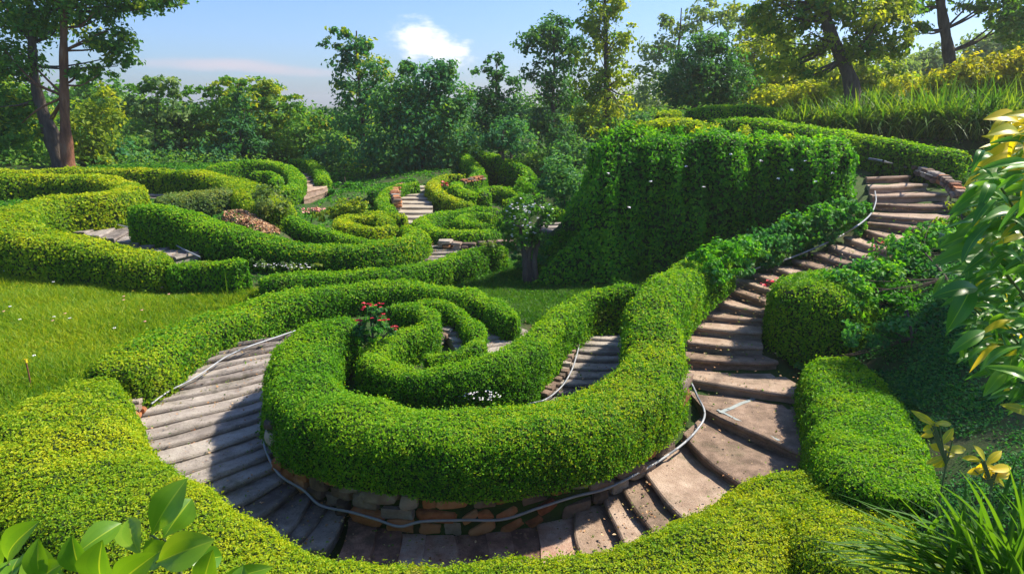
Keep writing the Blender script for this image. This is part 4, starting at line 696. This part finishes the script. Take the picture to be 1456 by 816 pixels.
# dry leaf bank
def litter():
    n = 26000; xy = np.c_[rng.uniform(-6.5, -3, n), rng.uniform(11.4, 14.6, n)]; z = bedded(xy); p = np.c_[xy, z+rng.uniform(0, 0.03, n)]
    ok = inpoly(project(p), [(312, 322), (320, 300), (345, 286), (372, 290), (392, 310), (398, 332), (350, 332)]); p = p[ok]
    mb = MB(); leafset(mb, p, np.tile([0, -0.4, 1.0], (len(p), 1)), 0.055, 0, 1.0, 0.36); o = mb.build('leaf_litter', [M['litter']]); tag(o, 'bank of dry orange-brown fallen leaves below the silvery mound', 'fallen leaves', None, 'stuff')
litter()
def debris():
    n = 5200; k = rng.integers(0, len(SEG), n); near = np.linalg.norm(SEG[:, :2], axis=1)[k] < 13; k = k[near]; n = len(k); t = rng.beta(0.45, 0.45, n); t = np.where(rng.uniform(0, 1, n) < 0.35, rng.uniform(0, 1, n), t)[:, None]
    p = SEG[k, 0:3]*(1-t)+SEG[k, 3:6]*t; p[:, :2] += rng.normal(size=(n, 2))*0.08
    q = np.atleast_2d(p)[:, :2]; a = SEG[:, 0:2]; d = np.sqrt(((q[:, None]-((SEG[:, 0:2]+SEG[:, 3:5])/2)[None])**2).sum(2)); p[:, 2] += 0.004+rng.uniform(0, 0.008, n)
    mb = MB(); leafset(mb, p, np.tile([0, 0, 1.0], (n, 1)), rng.uniform(0.012, 0.032, n), 0, 0.5, 0.35); o = mb.build('fallen_leaves', [M['litter']]); tag(o, 'small dry leaves and crumbs lying on the garden steps', 'fallen leaves', None, 'stuff')
    mb = MB(); m_ = rng.uniform(0, 1, n) < 0.5; pe = p[m_].copy(); leafset(mb, pe, np.tile([0, 0, 1.0], (len(pe), 1)), rng.uniform(0.015, 0.03, len(pe)), 0, 1.0, 0.35); o = mb.build('moss', [M['hedge_d']]); tag(o, 'tiny green weeds and moss in the corners of the steps', 'moss', None, 'stuff')
debris()
# wildflowers of the lawn
fm = None
for i in range(30):
    for _ in range(40):
        x, y = rng.uniform(-8.4, -3.4), rng.uniform(7, 10.4); z = gz(x, y); uv = project([x, y, z])[0]
        if inpoly(uv[None], [(0, 380), (120, 400), (300, 415), (270, 440), (160, 490), (60, 520), (0, 540)])[0]: break
    col = ['white', 'yellow', 'pink'][i % 3]
    key = 'wild_'+col
    if key not in M:
        mb = MB()
        for k in range(5):
            a = k*1.2566; d = np.array([[math.cos(a), math.sin(a), 0.2]]); leafset(mb, d*0.014+np.array([[0, 0, 0.11]]), np.array([[0, -0.3, 1.0]]), 0.019, 0, 0.5, 0.4)
        tube(mb, [[0, 0, 0], [0.004, 0, 0.06], [0, 0, 0.11]], 0.0018, 4, 1); M[key] = mb.build('wildflower', [M[col], M['grass']]); o = M[key]
    else: o = M[key].copy(); C.objects.link(o)
    o.location = (x, y, z); tag(o, {'white': 'tiny white wildflower in the left lawn grass', 'yellow': 'tiny yellow wildflower in the left lawn grass', 'pink': 'tiny salmon wildflower in the left lawn grass'}[col], 'flower', col+' wildflowers in the lawn')

# ------------------------------------------------------------------ stones
def stone(mb, c, dx, dy, dz, ax, mi, tilt=0.0):
    """a rounded, chipped block: size dx along ax, dy across, dz up"""
    n = 5; t = np.linspace(-1, 1, n); V = []; Q = []
    ax = np.array([ax[0], ax[1], 0.0]); ax /= np.linalg.norm(ax); ay = np.array([-ax[1], ax[0], 0]); az = np.array([0, 0, 1.0])
    if tilt: ax, az = ax*math.cos(tilt)+az*math.sin(tilt), az*math.cos(tilt)-ax*math.sin(tilt)
    off = 0
    for (a, b, k, s_) in [(0, 1, 2, 1), (0, 1, 2, -1), (0, 2, 1, 1), (0, 2, 1, -1), (1, 2, 0, 1), (1, 2, 0, -1)]:
        g = np.zeros((n, n, 3)); g[..., a] = t[:, None]; g[..., b] = t[None]; g[..., k] = s_; V.append(g.reshape(-1, 3))
        i = np.arange(n-1)[:, None]*n; j = np.arange(n-1)[None]; Q.append(np.stack([i+j, i+n+j, i+n+j+1, i+j+1], -1).reshape(-1, 4)+off); off += n*n
    V = np.concatenate(V); ex_ = rng.uniform(4, 8); r = np.sum(np.abs(V)**ex_, 1)**(1/ex_); V = V/r[:, None]
    V = V*(1+0.13*wob(V+rng.uniform(0, 90), 1.9, 1)+0.05*wob(V+rng.uniform(0, 90), 6, 4))[:, None]
    V = V*np.array([dx, dy, dz])/2; W = c+V[:, :1]*ax+V[:, 1:2]*ay+V[:, 2:]*az; mb.add(W, np.concatenate(Q), mi, rng.uniform(0, 1), True)
def stone_row(label, pts, courses, ln, ht, dp, mats, orange=0.3, name='stone_wall', cat='wall', group='stone edgings', slant=None):
    c = spline(np.array(pts), 200); L_ = plen(c); s = np.linspace(0, L_, 200); tg = norm(np.gradient(c, axis=0)); mb = MB()
    back = np.stack([-tg[:, 1], tg[:, 0]], 1)
    for k in range(courses):
        x = rng.uniform(0, ln*0.5)
        while x < L_:
            l_ = ln*rng.uniform(0.45, 1.6); xm = min(x+l_/2, L_); p = np.array([np.interp(xm, s, c[:, j]) for j in range(3)]); t = np.array([np.interp(xm, s, tg[:, j]) for j in range(2)])
            p[2] += ht*(k+0.45)+rng.normal()*0.006; p[:2] += rng.normal(size=2)*0.008; sl = 0
            if slant and slant[0] < xm/L_ < slant[1] and k < 2: sl = 0.5
            stone(mb, p, l_*0.95*(0.8 if sl else 1), dp*rng.uniform(0.75, 1.25), ht*rng.uniform(0.75, 1.15)*(0.8 if sl else 1), t, 0 if (rng.uniform() < orange or sl) else 1, sl+rng.normal()*0.06); x += l_*(0.75 if sl else 1)
    return tag(mb.build(name, mats, origin=c[100]), label, cat, group)
OS = [M['orange'], M['stone']]
stone_row('low terracotta and grey stone wall under the front of the central hedge', [P(388, 650, -3.15), P(412, 672, -3.28), P(450, 700, -3.40), P(500, 727, -3.50), P(560, 746, -3.56), P(620, 754, -3.60), P(690, 752, -3.60), P(760, 741, -3.57), P(818, 722, -3.52), P(868, 700, -3.42), P(905, 676, -3.33), P(940, 640, -3.2), P(962, 600, -3.08)], 4, 0.24, 0.125, 0.18, OS, 0.42, slant=(0.42, 0.62))
stone_row('loose orange stones where the left stairs meet the golden hedge', [P(200, 640, -3.10), P(188, 610, -3.03), P(198, 580, -2.97), P(214, 560, -2.93), P(240, 545, -2.90)], 2, 0.10, 0.055, 0.12, OS, 0.6)
stone_row('grey brown stone kerb along the outer side of the uppermost stairs', [P(1240, 232, -1.12), P(1275, 238, -1.16), P(1310, 250, -1.25), P(1345, 265, -1.34), P(1368, 286, -1.46)], 2, 0.15, 0.08, 0.18, OS, 0.05)
stone_row('pale orange stone cheek left of the far pale stairs', [P(566, 300, -2.45), P(562, 285, -2.38), P(574, 272, -2.35)], 4, 0.14, 0.07, 0.2, OS, 0.5)
stone_row('brown stone footing in front of the far round hedge', [D(622, 350, 12.55), D(670, 355, 12.45), D(725, 350, 12.6)], 2, 0.18, 0.07, 0.2, OS, 0.1)
stone_row('brick-coloured stone bank inside the tall far hedge', [D(655, 262, 18.4), D(672, 258, 18.8), D(684, 256, 19.2)], 2, 0.15, 0.06, 0.2, OS, 0.6)
stone_row('grey rubble stones in the heart of the small hooked hedge', [P(600, 500, -2.86), P(622, 492, -2.84), P(640, 478, -2.80)], 2, 0.12, 0.07, 0.14, OS, 0.15)
stone_row('mossy stones below the left side of the thick hedge limb', [P(770, 568, -3.06), P(800, 535, -2.98), P(812, 505, -2.9), P(825, 478, -2.83)], 1, 0.10, 0.05, 0.09, OS, 0.0)
# pale strips let into the slab landing of the right stairs
rs = [o for o in C.objects if o.get('label', '').startswith('long brown stone')][0]
def strip(a, b, w, z, z2):
    p, q = P(*a, z), P(*b, z2); d = norm(q-p); n_ = np.array([-d[1], d[0], 0])*w/2; mb = MB(); K = 8; s = np.linspace(0, 1, K)[:, None]; m_ = p*(1-s)+q*s+n_*0.25*np.sin(np.arange(K)*2.1)[:, None]
    V = np.concatenate([m_-n_, m_+n_, m_-n_-[0, 0, 0.03], m_+n_-[0, 0, 0.03]]); i = np.arange(K-1); Q = np.concatenate([np.stack([i, i+1, i+K+1, i+K], 1), np.stack([i+2*K, i, i+1, i+2*K+1], 1)[:, [0, 3, 2, 1]], np.stack([i+K, i+3*K, i+3*K+1, i+K+1], 1)[:, [0, 3, 2, 1]]]); mb.add(V, Q); mb.build('inlay_strip', M['strip'], rs)
strip((1020, 582), (1108, 626), 0.03, -3.117, -3.117); strip((1024, 586), (1076, 564), 0.045, -3.114, -3.150)

# ------------------------------------------------------------------ hoses and cables
def surf(xy):
    p = np.atleast_2d(xy)[:, :2]; a = SEG[:, 0:2]; b = SEG[:, 3:5]; ab = b-a; l2 = (ab**2).sum(1); t = np.clip(((p[:, None]-a[None])*ab[None]).sum(2)/l2, 0, 1)
    d = np.sqrt(((p[:, None]-(a[None]+t[..., None]*ab[None]))**2).sum(2)); z = SEG[None, :, 2]+t*(SEG[:, 5]-SEG[:, 2])[None]
    return np.maximum(bedded(p), np.where(d < 0.24, z, -9).max(1))
def hose(label, uv, z0, r, mat, name='garden_hose', cat='hose', lift=0.0, wall=None):
    uv = spline(np.c_[np.array(uv, float), np.zeros(len(uv))], 26*max(4, len(uv)//2))[:, :2]; n = len(uv); z = np.interp(np.linspace(0, 1, n), np.linspace(0, 1, len(z0)), z0)
    for _ in range(4):
        p = np.array([P(a, b, c) for (a, b), c in zip(uv, z)]); t = surf(p)-ZC; z = 0.4*z+0.6*t
    z = t+r+lift
    if wall is not None:
        for i_, (a_, b_) in enumerate(uv):
            if wall[0, 0] < a_ < wall[-1, 0]:
                d_ = pxdir(a_, b_); yw = np.interp(a_, wall[:, 0], wall[:, 1])-0.16; z[i_] = max(z[i_], d_[2]*yw/d_[1])
    z = np.array([z[max(0, i-1):i+2].max() for i in range(n)]); z = np.convolve(np.pad(z, 2, 'edge'), np.ones(5)/5, 'valid')
    p = np.array([P(a, b, c) for (a, b), c in zip(uv, z)]); p = spline(p, n*2); mb = MB(); tube(mb, p, r, 8); return tag(mb.build(name, M[mat], origin=p[n]), label, cat)
hose('pale grey hose round the foot of the central hedge and up the long stairs', [(371, 600), (373, 618), (380, 645), (398, 675), (432, 697), (456, 718), (500, 728), (535, 738), (568, 748), (600, 741), (660, 739), (715, 738), (765, 722), (815, 706), (862, 694), (915, 668), (962, 638), (990, 612), (1002, 588), (990, 560), (977, 528), (972, 495), (974, 465), (983, 440), (1005, 418), (1040, 396), (1080, 380), (1120, 368), (1165, 350), (1205, 330), (1235, 308), (1245, 288), (1244, 272)], [-3.0, -3.3, -3.5, -3.5, -3.4, -3.1, -2.9, -2.6, -2.2, -1.9, -1.5], 0.012, 'hose', lift=0.005, wall=np.array([(u_, P(u_, v_, z_)[1]) for u_, v_, z_ in [(430, 690, -3.36), (450, 700, -3.40), (500, 727, -3.50), (560, 746, -3.56), (620, 754, -3.60), (690, 752, -3.60), (760, 741, -3.57), (818, 722, -3.52), (868, 700, -3.42), (905, 676, -3.33), (940, 640, -3.2)]]))
hose('dark cable along the outer kerb at the top of the stairs', [(1236, 226), (1262, 231), (1300, 242), (1335, 255), (1362, 272), (1380, 290)], [-1.05, -1.15, -1.3, -1.4], 0.014, 'hose_d', name='cable', cat='cable', lift=0.03)
hose('thin grey pipe at the outer edge of the left stairs', [(420, 470), (385, 482), (350, 494), (320, 508), (292, 527), (268, 542), (240, 556), (215, 574)], [-2.75, -2.8, -2.87, -2.95], 0.009, 'hose')
hose('thin grey pipe curving along the inner grey stairs', [(838, 462), (826, 482), (820, 505), (812, 528), (798, 550), (775, 568), (750, 574)], [-2.78, -2.9, -3.0, -3.06], 0.009, 'hose')
hose('bent grey pipe over the steps in the left hedge loop', [(160, 318), (190, 325), (215, 330), (238, 342), (262, 355), (285, 366)], [-2.3, -2.35, -2.4], 0.013, 'hose', lift=0.02)

# ------------------------------------------------------------------ plants near the camera
def bigleaf(mb, base, tip, w, up=(0, 0, 1), droop=0.15, fold=0.25, wavy=0.0, mi=0, shape=0.55, tint=None, seg=15):
    base, tip = np.asarray(base, float), np.asarray(tip, float); d = tip-base; ln = np.linalg.norm(d); d = d/ln; side = np.cross(d, up); side = side/max(np.linalg.norm(side), 1e-6); nn = np.cross(side, d)
    s = np.linspace(0, 1, seg); k = np.log(0.5)/np.log(shape); wd = w*np.sin(np.clip(s**k, 0, 1)*math.pi)**0.85; wd[0] = w*0.06; wd[-1] = w*0.015
    mid = base+d*(ln*s)[:, None]-np.array(nn)*0+np.outer(droop*ln*(np.sin(s*math.pi)*0.6-s**2*0.6), nn); cols = []
    for c_ in (-1, -0.55, -0.045, 0.045, 0.55, 1):
        cols.append(mid+side*(wd*c_/2)[:, None]+nn*(wd*(fold*abs(c_)**1.3)+wavy*w*np.sin(s*14+c_*2)*abs(c_)+0.012*w*np.sin(s*40-abs(c_)*5)*(abs(c_) > 0.1))[:, None])
    V = np.stack(cols, 1).reshape(-1, 3); i = np.arange(seg-1)[:, None]*6; j = np.arange(5)[None]; q = np.stack([i+j, i+j+1, i+j+7, i+j+6], -1).reshape(-1, 4); t0 = rng.uniform(0, 0.7); tt = np.tile([t0, t0-0.1, 1.5, t0-0.1, t0], seg-1); mb.add(V, q, mi, tt, True)
def bigleafmat(name, c0, c1, c2, rough=0.38):
    return leafmat(name, c0, c1, c2, trans=0.42, rough=rough, patch=5, spec=0.5)
M['broad'] = bigleafmat('broad_leaf', (0.08, 0.21, 0.010), (0.15, 0.30, 0.012), (0.30, 0.42, 0.03))
M['lance'] = bigleafmat('lance_leaf', (0.045, 0.17, 0.02), (0.09, 0.26, 0.025), (0.20, 0.38, 0.03))
M['lance_y'] = bigleafmat('yellow_leaf', (0.35, 0.38, 0.02), (0.60, 0.50, 0.02), (0.75, 0.55, 0.03))
M['stem'] = plain('green_stem', (0.12, 0.16, 0.05), 0.6)
def nearplant():
    sets = [((252, 790), [((215, 760), (262, 682), 52), ((232, 765), (272, 708), 58), ((200, 790), (180, 736), 46), ((222, 800), (300, 768), 62), ((205, 800), (240, 775), 50), ((262, 800), (318, 790), 40)], 1.35, 'broad-leaved seedling at the lower left, the tallest shoot'),
            ((140, 815), [((105, 790), (172, 742), 44), ((120, 815), (100, 765), 46), ((150, 830), (140, 775), 62), ((95, 820), (30, 790), 56), ((165, 835), (215, 790), 54)], 1.25, 'broad-leaved seedling at the lower left with spreading leaves'),
            ((20, 820), [((12, 800), (44, 744), 46), ((0, 810), (-14, 750), 50), ((15, 830), (25, 790), 56), ((60, 830), (52, 768), 40), ((40, 840), (85, 800), 50)], 1.2, 'broad-leaved seedling at the lower left corner'),
            ((330, 840), [((300, 830), (385, 806), 30), ((290, 835), (300, 785), 40), ((340, 840), (345, 805), 34)], 1.3, 'low broad leaves at the bottom edge beside the tallest shoot')]
    for (bu, bv), lv, y, lab in sets:
        b = D(bu, bv, y); g = b.copy(); g[2] = gz(b[0], b[1]-0.0); root = empty('broad_leaved_plant', g, lab, 'plant', 'broad-leaved plants near the camera')
        mb = MB(); tube(mb, spline([g, (g+b)/2+np.array([0.02, 0.01, 0]), b], 10), np.linspace(0.008, 0.004, 10), 6); ml = MB()
        for a, t, w in lv:
            ya = y+rng.uniform(-0.06, 0.06); A_ = D(a[0], a[1], ya); T_ = D(t[0], t[1], ya+rng.uniform(-0.08, 0.08)); bigleaf(ml, A_, T_, w*ya/FPX*0.98, up=(0.15, -0.75+rng.uniform(-0.2, 0.2), 0.55), droop=0.12, fold=0.22, shape=0.6, wavy=0.015)
            tube(mb, spline([b-np.array([0, 0, 0.03]), (A_+b)/2, A_], 6), 0.0025, 5)
        mb.build('stem', M['stem'], root); ml.build('foliage', M['broad'], root)
nearplant()
def rightshrub():
    g = np.array([2.75, 2.9, 0]); g[2] = gz(g[0], g[1]); root = empty('broad_leaved_shrub', g, 'glossy long-leaved shrub with yellow tips at the right edge', 'shrub')
    ms, ml, my = MB(), MB(), MB()
    left = lambda v: np.interp(v, [150, 175, 200, 240, 290, 340, 380, 430, 470, 520, 560], [1445, 1425, 1415, 1400, 1372, 1352, 1345, 1350, 1352, 1375, 1425])
    tips = []
    for i in range(26):
        v = 150+i*17; u = left(v)+rng.uniform(30, 150); y = rng.uniform(2.1, 3.1); e = D(u, v+rng.uniform(-8, 8), y); tips.append((e, v, y))
        tube(ms, spline([g+np.array([rng.normal()*0.06, rng.normal()*0.06, 0]), np.array([g[0]+0.1, g[1], (g[2]+e[2])/2]), e], 12), np.linspace(0.014, 0.004, 12), 5)
    n = 0
    for e, v, y in tips:
        for k in range(40):
            a = rng.uniform(-0.6, 1.0)*math.pi; dirv = norm(np.array([-math.cos(a)*1.0-0.25, rng.uniform(-0.7, 0.4), rng.uniform(-0.55, 0.55)])); b = e+rng.normal(size=3)*np.array([0.07, 0.08, 0.06]); ln = rng.uniform(0.08, 0.17)
            t = b+dirv*ln; uv = project(t)[0]
            if uv[0] < left(uv[1])-18 or uv[1] < 150 or uv[1] > 585: continue
            yel = v < 250 and rng.uniform() < 0.7 or rng.uniform() < 0.08
            bigleaf(my if yel else ml, b, t, ln*rng.uniform(0.17, 0.27), up=(-0.2, -0.55+rng.uniform(-0.5, 0.5), 0.7), droop=rng.uniform(0.1, 0.45), fold=rng.uniform(0.05, 0.3), wavy=rng.uniform(0, 0.06), shape=0.5)
    for a, t, w in [((1450, 175), (1405, 165), 26), ((1456, 205), (1388, 238), 26), ((1450, 190), (1408, 188), 22), ((1400, 350), (1326, 372), 26), ((1400, 330), (1335, 350), 24), ((1385, 400), (1348, 470), 34), ((1390, 410), (1330, 418), 28), ((1400, 470), (1352, 500), 24), ((1440, 500), (1428, 545), 24), ((1430, 520), (1400, 562), 22), ((1425, 255), (1352, 300), 28), ((1430, 290), (1360, 330), 30)]:
        y = rng.uniform(2.2, 2.6); bigleaf(my if a[1] < 210 else ml, D(*a, y), D(*t, y-0.05), w*y/FPX*0.85, up=(-0.2, -0.7, 0.6), droop=0.2, fold=0.15, shape=0.5)
    ms.build('stem', M['stem'], root); ml.build('foliage', M['lance'], root); my.build('yellow_foliage', M['lance_y'], root)
rightshrub()
def fan():
    y = 1.9; b = D(1430, 860, y); g = b.copy(); g[2] = gz(b[0], b[1]); root = empty('palm_plant', g, 'spiky palm-like plant with long arching blades at the lower right corner', 'plant')
    mb = MB(); ms = MB(); tube(ms, spline([g, (g+b)/2, b], 8), 0.02, 7)
    for i in range(115):
        a = rng.uniform(0, 1); tu, tv = [(1150+rng.uniform(-20, 60), 740+rng.uniform(-30, 60)), (1200+rng.uniform(-20, 80), 690+rng.uniform(-20, 60)), (1290+rng.uniform(-30, 60), 650+rng.uniform(-20, 40)), (1380+rng.uniform(-40, 80), 655+rng.uniform(-20, 40)), (1470+rng.uniform(-20, 40), 690+rng.uniform(-40, 60))][rng.integers(5)]
        s_ = b+rng.normal(size=3)*np.array([0.10, 0.10, 0.03]); e = D(tu, tv, y+rng.uniform(-0.25, 0.3)); d = e-s_; ln = np.linalg.norm(d); d = d/ln; d[2] += 0.22; strap(mb, s_, d, ln*rng.uniform(0.85, 1.15), 0.020, rng.uniform(0.1, 0.3), 12, tint=rng.uniform(0, 0.45))
    ms.build('trunk', M['stem'], root); mb.build('foliage', M['blade'], root)
    for lab, bs, lvs, yy in [('upright sprig of yellow leaves above the palm-like plant, left one', (1345, 660), [((1330, 605), (1296, 583), 13), ((1330, 608), (1312, 612), 16), ((1340, 640), (1322, 632), 15), ((1338, 632), (1356, 608), 14), ((1345, 640), (1375, 638), 16), ((1350, 650), (1330, 665), 13)], 2.3),
                             ('sprig of yellow leaves above the palm-like plant, right one', (1410, 690), [((1400, 655), (1385, 632), 15), ((1402, 660), (1425, 640), 15), ((1405, 668), (1440, 664), 17), ((1400, 668), (1375, 672), 14), ((1408, 680), (1430, 690), 14), ((1395, 655), (1368, 650), 13)], 2.3)]:
        bb = D(*bs, yy); gg = bb.copy(); gg[2] = gz(bb[0], bb[1]); r2 = empty('yellow_leaved_plant', gg, lab, 'plant', 'yellow-leaved sprigs'); m1, m2 = MB(), MB(); tube(m1, spline([gg, (gg+bb)/2, bb], 8), np.linspace(0.008, 0.004, 8), 5)
        for q_ in range(12):
            f_ = rng.uniform(0, 0.9); a_ = np.array(bs)+f_*(np.array(lvs[0][0])-np.array(bs))+rng.normal(size=2)*9; t_ = a_+np.array([rng.uniform(-30, 30), rng.uniform(-22, 14)]); lvs.append((tuple(a_), tuple(t_), rng.uniform(7, 12)))
        for a, t, w in lvs:
            A_, T_ = D(*a, yy), D(*t, yy+0.02); bigleaf(m2, A_, T_, w*yy/FPX*0.85, up=(rng.uniform(-0.6, 0.6), -0.6, 0.5), droop=0.1, fold=0.12, shape=0.5); tube(m1, spline([bb, (A_+bb)/2, A_], 5), 0.003, 5)
        m1.build('stem', M['stem'], r2); m2.build('foliage', M['lance_y'], r2)
fan()
def sprigs():
    for lab, b, lv, z in [('young corn-like sprout standing in front of the short dark hedge', (325, 428), [(318, 372, 0.012), (336, 405, 0.012), (300, 432, 0.014), (342, 395, 0.01), (312, 402, 0.014)], -2.72)]:
        p = P(*b, z); p[2] = gz(p[0], p[1]); mb = MB()
        for (u, v, w) in lv:
            e = D(u, v, p[1]-0.05); d = e-p; ln = np.linalg.norm(d); d = d/ln; d[2] += 0.15; strap(mb, p, d, ln, w*1.6, 0.15, 8)
        tag(mb.build('sprout', M['grass'], origin=p), lab, 'plant')
    p = P(42, 540, -2.8); p[2] = gz(p[0], p[1]); mb = MB(); tube(mb, spline([p, p+np.array([0.004, 0, 0.12]), p+np.array([0, 0, 0.27])], 8), 0.008, 7, 0); tube(mb, [p+np.array([0, 0, 0.27]), p+np.array([0, 0, 0.285]), p+np.array([0, 0, 0.31])], 0.014, 8, 1)
    tag(mb.build('stake', [M['bark_red'], M['yellow']], origin=p), 'thin brown garden stake with a yellow tip at the lawn edge', 'stake')
    for lab, (u, v, z) in [('crimson fallen petals on the right side of the winding stairs', (1252, 351, -1.9)), ('few red fallen petals on the hedge nose beside the stairs', (1101, 402, -2.3))]:
        p = P(u, v, z); mb = MB(); k = 26; q = np.c_[p[0]+rng.normal(size=k)*0.10, p[1]+rng.normal(size=k)*0.06, np.zeros(k)]; q[:, 2] = surf(q)+0.03; leafset(mb, q, np.tile([0, 0, 1.0], (k, 1)), 0.05, 0, 0.6, 0.4); tag(mb.build('fallen_petals', [M['red']], origin=p), lab, 'petals', None, 'stuff')
sprigs()
